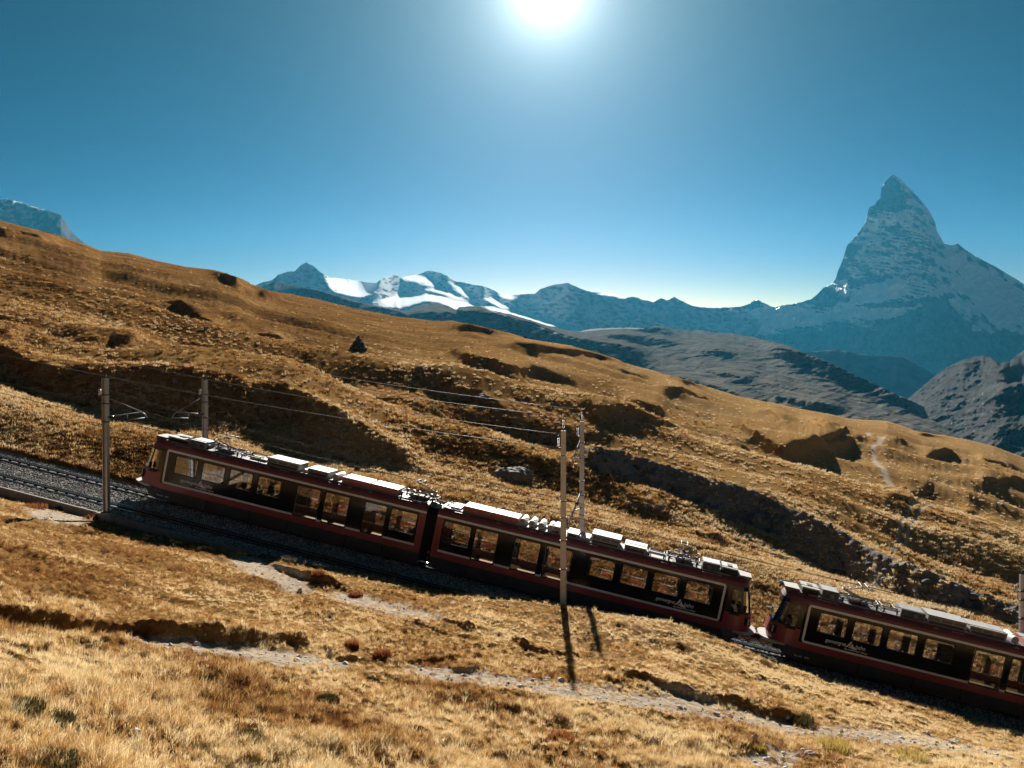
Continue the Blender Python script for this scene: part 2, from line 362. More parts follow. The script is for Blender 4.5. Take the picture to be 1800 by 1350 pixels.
XC = cols(-170, 1970, 2.3, -1500, 3300, 55)                 # columns of the terrain, by bearing
U = (XC - 900) / F
nC = len(XC)
SKY_L = [(-1500,120),(-700,255),(-300,335),(0,386),(40,397),(100,412),(150,428),(180,440),(230,446),(280,460),(330,470),(385,476),(420,487),(450,502),(480,512),(530,520),(560,526),(620,541),(700,556),(760,563),(800,564),(850,573),(900,586),(930,595),(1000,606),(1060,622),(1100,638),(1200,666),(1300,698),(1400,718),(1500,737),(1560,741),(1620,760),(1700,772),(1750,784),(1800,803),(2100,890),(2600,1030),(3300,1150)]
CREST = [(-1500,470),(-700,690),(-300,795),(0,875),(100,898),(190,920),(240,934),(300,948),(380,963),(450,976),(540,992),(630,1007),(700,1022),(760,1037),(850,1044),(950,1054),(990,1064),(1100,1078),(1180,1094),(1240,1112),(1290,1130),(1340,1150),(1368,1164),(1427,1185),(1507,1207),(1576,1228),(1640,1247),(1720,1272),(1800,1290),(2100,1372),(2600,1500),(3300,1680)]
BACK_BANDS = [
 [(-60,400,412),(0,403,416),(40,407,424),(80,416,434),(112,427,439),(130,437,443)],
 [(368,478,484),(400,481,494),(440,488,497)],
 [(378,502,510),(420,501,520),(460,506,526),(500,515,531),(525,523,532)],
 [(232,516,521),(270,524,534),(310,535,550),(345,546,564),(380,561,577),(415,573,580)],
 [(395,550,557),(425,555,566),(455,563,573)], [(437,568,576),(480,574,593),(500,583,600),(522,593,603)],
 [(90,470,475),(140,478,488),(190,490,498)],
 [(-60,590,606),(0,586,605),(50,588,608),(100,595,612)], [(104,594,614),(160,596,618),(220,600,618),(285,608,616)],
 [(-100,600,640),(0,612,645),(40,628,672),(100,640,698),(180,646,722),(260,640,742),(340,646,752),(440,664,758),(507,669,768),(552,690,788),(600,715,803),(667,752,812),(707,776,820),(765,802,834)],
 [(597,672,680),(640,682,700),(680,691,717),(707,701,733),(747,712,742),(787,729,750),(830,748,753)],
 [(733,675,682),(773,682,698),(813,690,709),(850,702,716),(893,724,738),(932,736,746)],
 [(770,610,614),(790,612,628),(830,619,645),(870,625,650),(920,637,655),(970,648,661),(1005,657,672),(1040,669,676)],
 [(850,644,650),(880,645,665),(905,652,671),(936,661,667)],
 [(776,570,576),(820,566,584),(870,575,590),(902,584,593)],
 [(856,597,605),(900,597,612),(950,605,622),(1000,612,628),(1050,620,633),(1100,634,645),(1122,641,646)],
 [(1060,640,646),(1100,648,660),(1150,664,672)], [(1160,658,662),(1200,664,674),(1240,676,682)],
 [(1076,687,692),(1100,686,712),(1130,692,720),(1160,705,727),(1187,721,729)],
 [(1143,680,684),(1165,681,698),(1195,682,703),(1230,692,706),(1262,702,707)],
 [(1000,727,735),(1040,738,760),(1080,742,764),(1110,746,769),(1150,762,779),(1190,772,783),(1235,777,788)],
 [(1230,774,786),(1270,785,800),(1300,797,814),(1335,812,822)],
 [(1228,727,731),(1270,738,748),(1310,752,768),(1340,756,785),(1375,762,800),(1430,765,800),(1470,774,796),(1510,784,795),(1538,790,796)],
 [(1320,724,730),(1350,728,742),(1385,738,752),(1400,748,756)],
 [(1420,757,763),(1460,759,773),(1503,768,776)], [(1400,735,740),(1440,742,752),(1480,754,760)],
 [(1555,792,798),(1600,795,803)], [(1603,809,816),(1650,810,821),(1702,820,826)],
 [(1578,834,842),(1620,838,846),(1645,841,847)], [(1693,832,837),(1730,842,856),(1760,850,863),(1830,862,876)],
 [(1560,863,870),(1590,864,879),(1622,871,881)], [(1600,757,763),(1660,768,776)], [(1700,800,806),(1750,812,822),(1800,826,834)],
 [(1680,866,870),(1720,868,876)], [(1540,880,886),(1590,888,900),(1620,892,900)],
]
ROCK_BANDS = [
 [(985,800,812),(1010,795,828),(1040,790,836),(1063,789,840),(1113,797,846),(1180,815,862),(1260,832,892),(1310,843,905),(1340,850,914),(1390,862,938),(1428,872,955),(1487,897,982),(1552,934,1014),(1614,969,1042),(1668,995,1058),(1704,1017,1064),(1795,1050,1100),(1900,1095,1140),(2100,1180,1220)],
]
ROCK_BANDS2 = [
 [(1334,980,996),(1374,992,1014),(1414,1003,1030),(1487,1012,1040),(1560,1032,1060),(1640,1062,1090),(1720,1086,1112),(1800,1118,1140)],
 [(1200,905,912),(1240,910,925),(1290,925,940)], [(1080,860,868),(1130,868,884),(1190,880,890)],
 [(1180,930,940),(1230,938,954),(1290,948,960)],
]
JUMP = [[(1345,836,848),(1390,848,860),(1428,856,870),(1487,885,895),(1552,922,932),(1614,957,967),(1668,983,993),(1704,1005,1015),(1795,1038,1048),(1900,1083,1093)]]
FRONT_BANDS = [
 [(-260,1010,1040),(0,1066,1090),(45,1077,1099),(105,1087,1108),(150,1093,1108),(200,1094,1108),(240,1096,1108),(279,1099,1123),(348,1104,1128),(418,1110,1134),(487,1119,1136),(575,1125,1142)],
 [(450,983,991),(487,991,1003),(540,1009,1024),(599,1029,1041),(633,1040,1051)],
 [(757,1083,1093),(793,1096,1111),(827,1103,1118),(862,1113,1119)],
 [(707,1092,1097),(760,1109,1119),(809,1122,1128)],
 [(866,1116,1128),(913,1126,1140),(943,1139,1150),(973,1142,1153),(1035,1140,1147)],
 [(680,1167,1172),(727,1160,1168),(777,1153,1162),(827,1149,1156)],
 [(1047,1167,1177),(1093,1183,1194),(1157,1199,1212),(1233,1222,1234),(1305,1229,1246),(1360,1244,1264),(1414,1255,1276),(1452,1262,1283)],
 [(580,1148,1158),(620,1150,1164),(655,1154,1162)], [(785,1170,1178),(820,1176,1186),(845,1176,1184)],
 [(1480,1228,1232),(1540,1240,1248),(1600,1260,1268)],
]
DIRT = [[(200,1118,1124),(260,1122,1136),(330,1130,1146),(400,1138,1154),(480,1146,1168),(560,1158,1174),(640,1162,1176)],
 [(690,1168,1184),(760,1178,1200),(850,1186,1208),(950,1198,1216),(1050,1212,1232),(1130,1226,1246),(1214,1236,1256),(1305,1252,1270),(1414,1272,1288),(1500,1284,1300),(1640,1302,1318),(1800,1330,1345)],
 [(1130,1196,1206),(1214,1222,1240),(1290,1240,1258)],
 [(560,1040,1046),(650,1056,1066),(730,1078,1090),(800,1090,1098)], [(390,975,990),(450,986,1010),(560,1018,1050)],
 [(30,890,898),(110,905,918),(170,912,922)], [(1280,1330,1350),(1340,1322,1350),(1420,1330,1352)], [(1440,1278,1284),(1520,1290,1296)]]
TRAIL = [[(1526,768,771),(1532,776,779),(1536,782,786)]]
TRAIL_PTS = [(1526,767),(1534,773),(1533,781),(1543,787),(1553,791),(1545,796),(1535,799),(1536,808),(1549,817),(1556,823),(1566,832),(1578,841),(1592,850),(1610,857),(1625,864),(1640,872),(1634,880),(1622,892),(1603,905),(1585,918),(1570,932)]
TRAIL_PTS2 = [(1640,872),(1664,880),(1655,892),(1630,905),(1606,920),(1585,934)]

# --- back of the railway up to the skyline
dB, zB = col_point(U, 3.35, 0.10); vB = zB / dB
_, vS = ray(XC, poly(XC, SKY_L))
dS = poly(XC, [(-1500,300),(0,430),(500,520),(900,480),(1300,430),(1560,520),(1800,600),(3300,700)])
nb = 285
tt = np.linspace(0, 1, nb)[:, None]
V = vB + (vS - vB) * tt
Xp, Yp = pix(np.broadcast_to(U, V.shape), V)
wobA = 5 * fbm(Xp / 26, Yp / 15, 3, 5) + 2.5 * fbm(Xp / 6, Yp / 4, 2, 25); wobB = 8 * fbm(Xp / 22, Yp / 14, 3, 6) + 5 * fbm(Xp / 7, Yp / 5, 2, 26)
mb = band_mask(Xp, Yp, BACK_BANDS, 3.0, (wobA * .8, wobB * .8), True)
mr_ = np.maximum(band_mask(Xp, Yp, ROCK_BANDS, 4, (wobA * .7, wobB)), 0.8 * band_mask(Xp, Yp, ROCK_BANDS2, 4, (wobA, wobB)))
jm = band_mask(Xp, Yp, JUMP, 2.0)
big_left = band_mask(Xp, Yp, [BACK_BANDS[10]], 6)
patch = sst(-0.12, 0.25, fbm(Xp / 70, Yp / 26, 3, 8) + 0.05)
mb = np.where(big_left > 0.01, mb * (0.82 + 0.18 * patch), mb)
mtot = np.clip(np.maximum(mb, mr_) * 1.04, 0, 1)
s0 = (vS * dS - zB) / (dS - dB)
ln = integrate(V, np.log(dB), np.log(dS), s0, mtot, 0.74, jm, 20.0)
D = np.exp(ln)
# smooth a little across bearings so that no bearing stands out
ln = smooth_cols(smooth_cols(ln, 7), 7); D = np.minimum(np.exp(ln), 900); D[0] = dB
# world-space relief; octaves finer than the mesh fade out
def relief(X, Y, spac, amp=1.0):
    z = 0
    ca, sa = math.cos(R(-10)), math.sin(R(-10))
    Xr = X * ca + Y * sa; Yr = -X * sa + Y * ca
    for L, a, an, sd_ in ((60, 3.4, 3.2, 1), (26, 2.8, 3.4, 2), (11, 1.2, 3.4, 3), (4.2, 0.34, 2.0, 4), (1.9, 0.19, 1.3, 5), (0.9, 0.09, 1.1, 6), (0.45, 0.05, 1.0, 7)):
        fade = sst(1.3, 3.0, L / np.maximum(spac, 1e-3))
        n = pnoise(Xr / (L * an), Yr / L, 100 + sd_)
        z = z + a * amp * fade * (n if L > 5 else (0.6 * n + 0.5 * (np.abs(n) - 0.2)))
    return z
Xw = U * D; Zw = V * D
spac = np.abs(np.gradient(D, axis=0)); spac = np.maximum(spac, 0.3 * np.abs(np.gradient(np.broadcast_to(XC, D.shape), axis=1)) * D / F)
edge = sst(0, 0.16, tt) * (1 - 0.85 * sst(0.9, 1.0, tt))
fine = D * 0.0011 * (fbm(XC / 22 + 0 * D, np.log(D) * 55 + XC / 60, 3, 91) + 0.6 * pnoise(XC / 7 + 0 * D, np.log(D) * 140, 92)) * sst(90, 200, D)
Zw = Zw + (relief(Xw, D, spac) + fine) * edge
rocky = np.clip(mr_ + 0.25 * mb, 0, 1)
outc = band_mask(Xp, Yp, [BACK_BANDS[12], BACK_BANDS[11], [(560,640,700),(760,690,760),(930,730,780)]], 20) * 0.35
low_right = sst(900, 1100, Xp) * sst(880, 960, Yp) * 0.28
rock_attr = np.clip(mr_ * 0.85 + outc * sst(0.0, 0.5, fbm(Xp / 9, Yp / 5, 3, 21)) * 1.6 + low_right * (0.5 + fbm(Xp / 20, Yp / 12, 3, 31)), 0, 1)
# rock faces: blocky strata pushed in and out of the slope
strat = ridged((Xw + 0.4 * Zw) / 5.0, (Zw - 0.35 * Xw) / 1.3, 4, 40)
D2 = D - mr_ * (0.55 * strat + 0.3 * ridged(Xw / 1.4, Zw / 0.7, 3, 41)) * np.minimum(1, 60 / D * 1.2)
Zw = Zw + mr_ * 0.25 * pnoise(Xw / 1.2, D / 1.2, 44)
def seg_dist(X, Y, pts):
    best = np.full(X.shape, 1e9)
    for (a, b), (c, d) in zip(pts[:-1], pts[1:]):
        t = np.clip(((X - a) * (c - a) + (Y - b) * (d - b)) / ((c - a) ** 2 + (d - b) ** 2 + 1e-9), 0, 1)
        best = np.minimum(best, np.hypot(X - a - t * (c - a), (Y - b - t * (d - b)) * 1.4))
    return best
td = np.minimum(seg_dist(Xp, Yp, TRAIL_PTS), seg_dist(Xp, Yp, TRAIL_PTS2) + 0.6)
dirtB = np.clip(1.3 - td / 5.0, 0, 1) * 0.95
Zw = Zw - 0.08 * sst(7, 2, td)
BACK = np.stack([U * D2, D2, Zw], -1)
# beyond the skyline the ground falls away again
beh = []
for f, dz in ((1.03, 0.012), (1.08, 0.045), (1.18, 0.12), (1.4, 0.26), (1.8, 0.5), (2.4, 0.75)):
    dd = D[-1] * f; beh.append(np.stack([U * dd, dd, Zw[-1] - dz * D[-1]], -1))
BEH = np.stack(beh)
# --- the railway bed
def strip(wv, hv):
    d, z = col_point(U, wv, hv); return np.stack([U * d, d, z], -1)
uc, vc_ = ray(XC, poly(XC, CREST)); vC = vc_
sC = []; 
dC = np.zeros(nC); zC = np.zeros(nC)
for i in range(nC):
    Dv = np.array([U[i], 1.0, vC[i]]); sol = np.linalg.solve(np.stack([A, UP, -Dv], 1), -(P0 + NN * -5.3)); dC[i] = sol[2]; zC[i] = vC[i] * sol[2]
dk, zk = col_point(U, -5.3, 0.0)
hC = zC - zk                                  # crest above the rails
bed = [strip(-4.9, np.clip(hC * 0.6 - 0.30, -0.55, 0.6)), strip(-4.55, np.clip(hC * 0.25 - 0.30, -0.40, 0.2)), strip(-4.2, -0.26), strip(-3.4, -0.20), strip(-1.95, -0.20), strip(-0.67, -0.26), strip(0.6, -0.20), strip(2.05, -0.20), strip(2.95, -0.22)]
BED = np.stack(bed)
# --- front: from the crest of the bank towards the camera
nf = 250
_, vBot = ray(XC, np.full(nC, 1425.0))
dBot = 0.885 * poly(XC, [(-1500, 11), (0, 13.5), (450, 17.5), (900, 21), (1350, 23.5), (1800, 25), (3300, 26)])
tf = np.linspace(0, 1, nf)[:, None]
VF = vC + (vBot - vC) * tf
vcap = np.minimum(VF, vC - 1e-4 * tf); VF = vcap
XpF, YpF = pix(np.broadcast_to(U, VF.shape), VF)
wfA = 4 * fbm(XpF / 22, YpF / 12, 3, 15); wfB = 5 * fbm(XpF / 18, YpF / 10, 3, 16)
mf = band_mask(XpF, YpF, FRONT_BANDS, 2.2, (wfA * .7, wfB * .7))
zBot = vBot * dBot
s0f = (zC - zBot) / np.maximum(dC - dBot, 5)
lnF = integrate(VF[::-1], np.log(dBot), np.log(dC), s0f, mf[::-1], 1.3)[::-1]
lnF = smooth_cols(lnF, 5); DF = np.exp(lnF); DF[0] = dC
XF = U * DF; ZF = VF * DF
spF = np.maximum(np.abs(np.gradient(DF, axis=0)), 0.04)
tuss = 0.20 * np.abs(pnoise(XF / 0.9, DF / 0.9, 61)) + 0.13 * np.abs(pnoise(XF / 0.5, DF / 0.45, 65)) + 0.10 * pnoise(XF / 2.1, DF / 1.7, 62) + 0.22 * pnoise(XF / 6, DF / 5, 63) + 0.05 * pnoise(XF / 0.4, DF / 0.4, 64)
dirtF = band_mask(XpF, YpF, [[(x, a - 4, b + 7) for x, a, b in q] for q in DIRT], 9, (wfA * 1.5, wfB * 1.5))
ZF = ZF + tuss * sst(0, 0.05, tf) * (1 - 0.75 * dirtF)
ditch = band_mask(XpF, YpF, [[(x, b - 8, b + 13) for x, a, b in FRONT_BANDS[0]]], 6, (wfA, wfB)); ditch = ditch * (1 - 0.75 * sst(160, 330, XpF)); ZF = ZF - 0.24 * ditch * np.clip(DF / 26, 0.8, 1.2)      # the ditch below the earth step
dirt_far = sst(700, 1100, XpF) * (1 - sst(1120, 1200, YpF)) * 0.18
FRONT = np.stack([XF, DF, ZF], -1)
near = []
for d_, zf in ((0.75, 1.09), (0.5, 1.18), (0.3, 1.28)):
    near.append(np.stack([U * DF[-1] * d_, DF[-1] * d_, VF[-1] * DF[-1] * d_ * zf], -1))
dn = np.full(nC, 1.2); near.append(np.stack([U * dn, dn, np.full(nC, -1.75)], -1))
NEAR = np.stack(near)[::-1]
P = np.concatenate([NEAR, FRONT[::-1], BED, BACK, BEH], 0)
z_ = lambda n: np.zeros((n, nC))
rock_all = np.concatenate([z_(len(near)), z_(nf), z_(len(bed)), rock_attr, z_(len(beh))], 0)
dirt_all = np.concatenate([z_(len(near)), (dirtF * 0.95 + dirt_far)[::-1], np.full((len(bed), nC), 0.3), dirtB, z_(len(beh))], 0)
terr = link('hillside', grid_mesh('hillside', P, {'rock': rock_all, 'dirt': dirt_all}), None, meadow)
tag(terr, 'golden autumn alpine hillside with dark shaded hummocks and worn paths around the railway', 'hillside', kind='structure')
def ground_z(x, y):                       # height of the hillside under a point (nearest column, linear along it)
    u = x / y; i = int(np.argmin(np.abs(U - u)))
    return float(np.interp(y, P[:, i, 1], P[:, i, 2]))
def on_ground(px, py):                    # where the sight line through a pixel meets the hillside
    u, v = ray(px, py); i = int(np.argmin(np.abs(U - u)))
    d = P[:, i, 1]; k = P[:, i, 2] / d - v
    hit = np.where((k[:-1] < 0) & (k[1:] >= 0))[0]
    n0 = len(near)
    hit = [h for h in hit if h >= n0] or [len(d) - 9]
    h = hit[0]; f = -k[h] / (k[h + 1] - k[h] + 1e-9); dd = d[h] + (d[h + 1] - d[h]) * min(max(f, 0), 1)
    return Vector((float(u * dd), float(dd), float(P[h, i, 2] + (P[h + 1, i, 2] - P[h, i, 2]) * min(max(f, 0), 1))))
# the slope that carries on behind the photographer
gx = np.linspace(-400, 400, 41); gy = np.linspace(1.0, -500, 36)
GX, GY = np.meshgrid(gx, gy)
GZ = -1.9 - 0.12 * GX * sst(0, 40, -GY) + 0.14 * (-GY) * sst(0, 40, -GY) + 1.5 * fbm(GX / 30, GY / 30, 4, 70) * sst(3, 30, np.hypot(GX, GY))
GZ = np.minimum(GZ, -1.9 + 0.40 * np.hypot(GX, GY)) - 0.25 * np.abs(GX) * sst(40, 0, -GY) * 0.3
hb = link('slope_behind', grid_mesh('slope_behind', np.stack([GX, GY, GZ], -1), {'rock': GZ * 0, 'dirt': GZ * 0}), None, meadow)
tag(hb, 'golden meadow slope carrying on uphill behind the viewpoint', 'slope', kind='structure')
print('terrain', round(time.time() - T0, 1))

# ------------------------------------------------------------------ far slopes and mountains
def mountain(name, outline, base, Dr, Db, mt, label, step=1.6, rows=120, amp=0.02, sx=1.0, sy=1.0, seed=0, bands=None, lit=None, s_band=0.7,
             snow=None, power=1.0, bulge=None, jag=1.5, back=0.25, rid_oct=5, rough_map=None):
    x0, x1 = outline[0][0], outline[-1][0]
    xs = np.arange(x0, x1 + step, step); u = (xs - 900) / F
    yr = poly(xs, outline); yj = jag * fbm(xs / 9, xs * 0, 3, seed + 3)
    yb = poly(xs, base)
    _, vr = ray(xs, yr); _, vb = ray(xs, yb)
    vb = np.minimum(vb, vr - 0.002)
    dr = poly(xs, Dr); db = poly(xs, Db)
    t = np.linspace(0, 1, rows)[:, None]
    Vm = vb + (vr - vb) * t - (yj / F) * t ** 10
    X, Y = pix(np.broadcast_to(u, Vm.shape), Vm)
    if bands is not None:
        wa = 3 * fbm(X / 16, Y / 9, 3, seed + 8); wb = 4 * fbm(X / 14, Y / 9, 3, seed + 9)
        m = band_mask(X, Y, bands, 2.0, (wa, wb), True)
        if lit is not None: m = np.clip(1 - band_mask(X, Y, lit, 2.0, (wa * .6, wb * .6)), 0, 1)
        s_ = smooth_cols(((vr * dr - vb * db) / np.maximum(dr - db, 1))[None], 61)[0]
        l_ = smooth_cols(integrate(Vm, np.log(db), np.log(dr), s_, m, s_band), 15); Dm = np.exp(l_)
    else:
        m = np.ones_like(X); Dm = db + (dr - db) * t ** power
    if bulge is not None: Dm = Dm - bulge(X, Y, t)
    Xw = u * Dm; Zw = Vm * Dm
    n1 = ridged(Xw / (Dm * 0.035 * sx), (Zw - 0.15 * Xw) / (Dm * 0.035 * sy), rid_oct, seed)
    n2 = fbm(Xw / (Dm * 0.09 * sx), Zw / (Dm * 0.09 * sy), 3, seed + 50)
    a = amp if rough_map is None else amp * rough_map(X, Y, m)
    ed = sst(0, 0.03, t) * 1.0
    Dm = Dm - Dm * a * (0.6 * n1 + 0.6 * n2) * ed
    Pm = np.stack([u * Dm, Dm, Vm * Dm], -1)
    top = Pm[-1]
    bk = [np.stack([u * dr * f, dr * f, top[:, 2] - g * dr * back], -1) for f, g in ((1.02, 0.06), (1.08, 0.3), (1.2, 1.0))]
    Pm[..., 2] = np.maximum(Pm[..., 2], -1290); bk = [np.stack([q[:, 0], q[:, 1], np.maximum(q[:, 2], -1290)], -1) for q in bk]
    low = np.stack([u * Dm[0] * 0.97, Dm[0] * 0.97, np.maximum(Pm[0][:, 2] - 0.03 * Dm[0], -1300)], -1)
    Pm = np.concatenate([low[None], Pm, np.stack(bk)], 0)
    sn = np.zeros_like(X) if snow is None else np.clip(snow(X, Y, n1, n2, m, t), 0, 1)
    sn = np.concatenate([sn[:1], sn, np.repeat(sn[-1:], 3, 0)], 0)
    o = link(name, grid_mesh(name, Pm, {'snow': sn}), None, mt)
    tag(o, label, 'mountain', kind='structure'); return o

rock_blue = rock_snow_mat('alpine_rock', (0.06, 0.06, 0.062), (0.16, 0.155, 0.15), snowc=(0.88, 0.94, 0.98), scale=0.006, bump=0.8, dist=30)
glacier_rock = rock_snow_mat('glacier_rock', (0.08, 0.08, 0.085), (0.18, 0.175, 0.17), snowc=(0.74, 0.76, 0.79), scale=0.005, bump=0.8, dist=25, sspec=0.1)
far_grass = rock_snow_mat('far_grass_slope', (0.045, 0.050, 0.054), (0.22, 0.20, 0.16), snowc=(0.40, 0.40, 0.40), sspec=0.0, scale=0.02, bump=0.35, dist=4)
moraine_m = rock_snow_mat('moraine_rubble', (0.04, 0.044, 0.046), (0.13, 0.13, 0.125), snowc=(0.20, 0.195, 0.18), sspec=0.0, scale=0.03, bump=0.5, dist=4)
dark_ridge_m = rock_snow_mat('dark_ridge_rock', (0.06, 0.06, 0.06), (0.13, 0.125, 0.11), scale=0.01, bump=0.8, dist=15)

# the great pyramid peak
HORN = [(1565,300),(1590,345),(1603,362),(1618,395),(1630,415),(1646,442),(1640,470),(1648,515),(1660,560),(1700,640)]
hx = np.array(HORN, float)
def pyramid_bulge(X, Y, t):
    c = np.interp(Y, hx[:, 1], hx[:, 0]); wdt = np.interp(Y, [300, 400, 520, 640], [30, 90, 190, 260])
    k = np.clip(1 - np.abs(X - c) / wdt, 0, 1)
    g = np.interp(Y, [300, 420, 520, 640], [0, 220, 460, 560])
    # a second, left-hand rib
    c2 = np.interp(Y, [300, 380, 430, 520], [1560, 1523, 1496, 1462]) + 14
    k2 = np.clip(1 - np.abs(X - c2) / 26, 0, 1)
    return g * k ** 1.15 + 20 * k2 * np.interp(Y, [330, 420, 520], [0, 1, 0.6])
def pyramid_snow(X, Y, n1, n2, m, t):
    c = np.interp(Y, hx[:, 1], hx[:, 0])
    east = (X < c + 2)
    streak = fbm((X + 0.5 * Y) / 26, (Y - 0.22 * X) / 3.2, 4, 201) + 0.55 * fbm(X / 9, Y / 5, 3, 203)
    big = fbm((X + 0.8 * Y) / 70, (Y - 0.35 * X) / 26, 3, 205)
    streak = streak * (0.7 + 0.9 * np.clip(big + 0.3, 0, 1)) + 0.75 * big
    s = np.where(east, 0.58 + 1.2 * streak, 0.66 + 0.6 * big + 0.9 * fbm((X - Y) / 12, (X * 0.5 + Y) / 22, 4, 207))
    s = s - 0.45 * sst(390, 340, Y) * sst(1600, 1570, X)                 # bare rock of the summit block, left side
    s = s - 0.32 * sst(26, 4, X - np.interp(Y, [330, 380, 430, 520], [1545, 1523, 1493, 1455]))    # bare left rib
    # the snowfields at the foot of the face
    def poly_in(pts, soft=5):
        p = np.array(pts, float); return band_mask(X, Y, [p], soft, (3 * fbm(X / 15, Y / 9, 3, 211), 3 * fbm(X / 15, Y / 9, 3, 212)))
    s = s + 1.2 * poly_in([(1480,538,546),(1520,506,530),(1560,495,528),(1590,500,520),(1612,510,518)])
    s = s + 1.1 * poly_in([(1300,540,570),(1400,538,575),(1440,552,570),(1500,540,556),(1560,540,560),(1612,532,548)])
    s = s + 0.9 * poly_in([(1230,548,575),(1285,550,585),(1330,560,600),(1380,565,590)])
    s = s + 0.5 * poly_in([(1650,440,470),(1680,440,500),(1740,480,560),(1820,520,590)])
    s = s - 0.75 * poly_in([(1490,522,536),(1540,536,550),(1600,530,540),(1640,515,530)]) - 0.55 * poly_in([(1480,500,520),(1520,486,500),(1570,480,492)])
    foot = np.interp(X, [1230, 1400, 1480, 1540, 1600, 1640, 1660, 1700, 1720, 1800], [590, 585, 570, 575, 545, 525, 520, 570, 582, 586])
    s = s - 1.6 * sst(-4, 12, Y - foot - 8 * fbm(X / 20, Y / 20, 3, 215))
    return s
mountain('peak', [(1215,541),(1260,541),(1290,540),(1310,537),(1329,526),(1345,534),(1360,540),(1380,536),(1400,533),(1425,526),(1432,520),(1448,505),(1460,500),(1468,490),(1470,480),(1480,456),(1487,432),(1498,420),(1510,405),(1519,392),(1522,378),(1526,364),(1535,360),(1540,352),(1545,350),(1546,330),(1552,320),(1562,310),(1568,307),(1578,313),(1590,325),(1604,340),(1614,350),(1630,370),(1641,390),(1644,405),(1650,416),(1657,428),(1668,431),(1676,430),(1682,428),(1692,437),(1710,449),(1750,470),(1800,500),(1860,540),(1950,590),(2060,650),(2200,720)],
         [(1215,640),(1500,660),(1640,650),(1800,680),(2200,760)], [(1215,10400),(1560,9700),(1800,10000),(2200,9800)], [(1215,9300),(1640,8500),(2200,8700)], rock_blue,
         'steep rocky pyramid peak dusted with snow rising above all the others', step=1.3, rows=250, amp=0.018, sx=0.7, sy=0.7, seed=300, snow=pyramid_snow, bulge=pyramid_bulge, jag=1.6, power=0.8, rid_oct=6)

# the glacier range under the sun
LITSNOW = [
 [(574,489,492),(594,489,513),(625,493,522),(650,497,518),(662,498,506)],
 [(652,520,528),(668,526,538),(682,522,540),(700,518,541),(730,515,533),(745,516,528),(770,519,530),(805,528,545),(845,536,548),(870,540,548),(900,548,557),(950,560,570),(985,569,575),(1030,577,582)],
 [(704,487,489),(720,485,492),(740,482,496),(765,492,506),(775,500,508)],
 [(740,505,509),(770,508,514),(800,518,526),(830,530,536)], [(790,493,497),(815,508,518),(838,528,534)],
 [(853,524,526),(866,522,534),(884,534,542),(896,544,547)], [(880,518,522),(895,517,526),(904,518,526)],
 [(1050,514,518),(1080,516,521),(1100,521,524)],
]
def range_snow(X, Y, n1, n2, m, t):
    s = 1.15 * (1 - m) + 0.56 + 0.7 * fbm((X + Y) / 14, (Y - 0.3 * X) / 5, 4, 221)
    s = s + 0.35 * sst(535, 500, Y) * sst(0.0, 0.5, fbm(X / 12, Y / 8, 3, 222) + 0.1)
    return s
mountain('glacier_range', [(420,515),(460,497),(480,492),(490,483),(505,478),(520,476),(530,466),(540,461),(552,468),(565,479),(580,488),(594,489),(625,493),(650,497),(662,497),(672,490),(690,484),(698,480),(703,487),(720,485),(740,481),(748,477),(758,476),(775,480),(790,487),(800,494),(812,496),(830,500),(850,503),(868,510),(880,517),(900,519),(920,517),(940,516),(950,508),(970,501),(985,499),(998,497),(1008,502),(1030,511),(1045,514),(1060,514),(1080,517),(1100,524),(1112,521),(1130,527),(1148,531),(1162,524),(1172,528),(1185,522),(1200,530),(1215,537),(1232,540),(1260,543),(1320,550)],
         [(420,600),(700,600),(900,620),(1100,640),(1320,640)], [(420,13000),(1320,12000)], [(420,8500),(1000,8000),(1320,8500)], glacier_rock,
         'snowy glacier range glowing white under the sun', step=1.5, rows=130, amp=0.012, seed=330, bands=[[(0, 0, 1), (1, 0, 1)]], lit=LITSNOW, s_band=0.65, snow=range_snow, jag=1.2,
         rough_map=lambda X, Y, m: 0.55 + 0.45 * m)

# shaded peak at the far left
mountain('peak_behind_hill', [(-420,420),(-250,380),(-120,372),(-40,356),(0,351),(20,350),(40,356),(58,362),(72,367),(88,370),(97,373),(110,378),(118,390),(126,404),(138,416),(150,427),(170,445)],
         [(-420,480),(170,480)], [(-420,8600),(170,9000)], [(-420,7400),(170,7600)], rock_blue, 'snow dusted rocky peak behind the hillside at the far left', step=1.5, rows=90, amp=0.012, seed=360,
         snow=lambda X, Y, n1, n2, m, t: 0.5 + 0.7 * fbm((X + Y) / 14, (Y - X * .4) / 7, 4, 231) - 0.5 * sst(60, 120, X + 0.5 * (Y - 360)), jag=1.6)

# dark ridge filling the gap of the valley
mountain('dark_ridge', [(1330,628),(1400,619),(1440,617),(1470,615),(1500,620),(1530,625),(1560,625),(1585,627),(1610,640),(1640,657),(1680,700)],
         [(1330,760),(1680,760)], [(1330,6200),(1680,5600)], [(1330,5000),(1680,4800)], dark_ridge_m, 'dark shaded ridge in the gap below the pyramid peak', step=2, rows=80, amp=0.012, seed=390,
         snow=lambda X, Y, n1, n2, m, t: 0.05 + 0.2 * n1, jag=1.0)

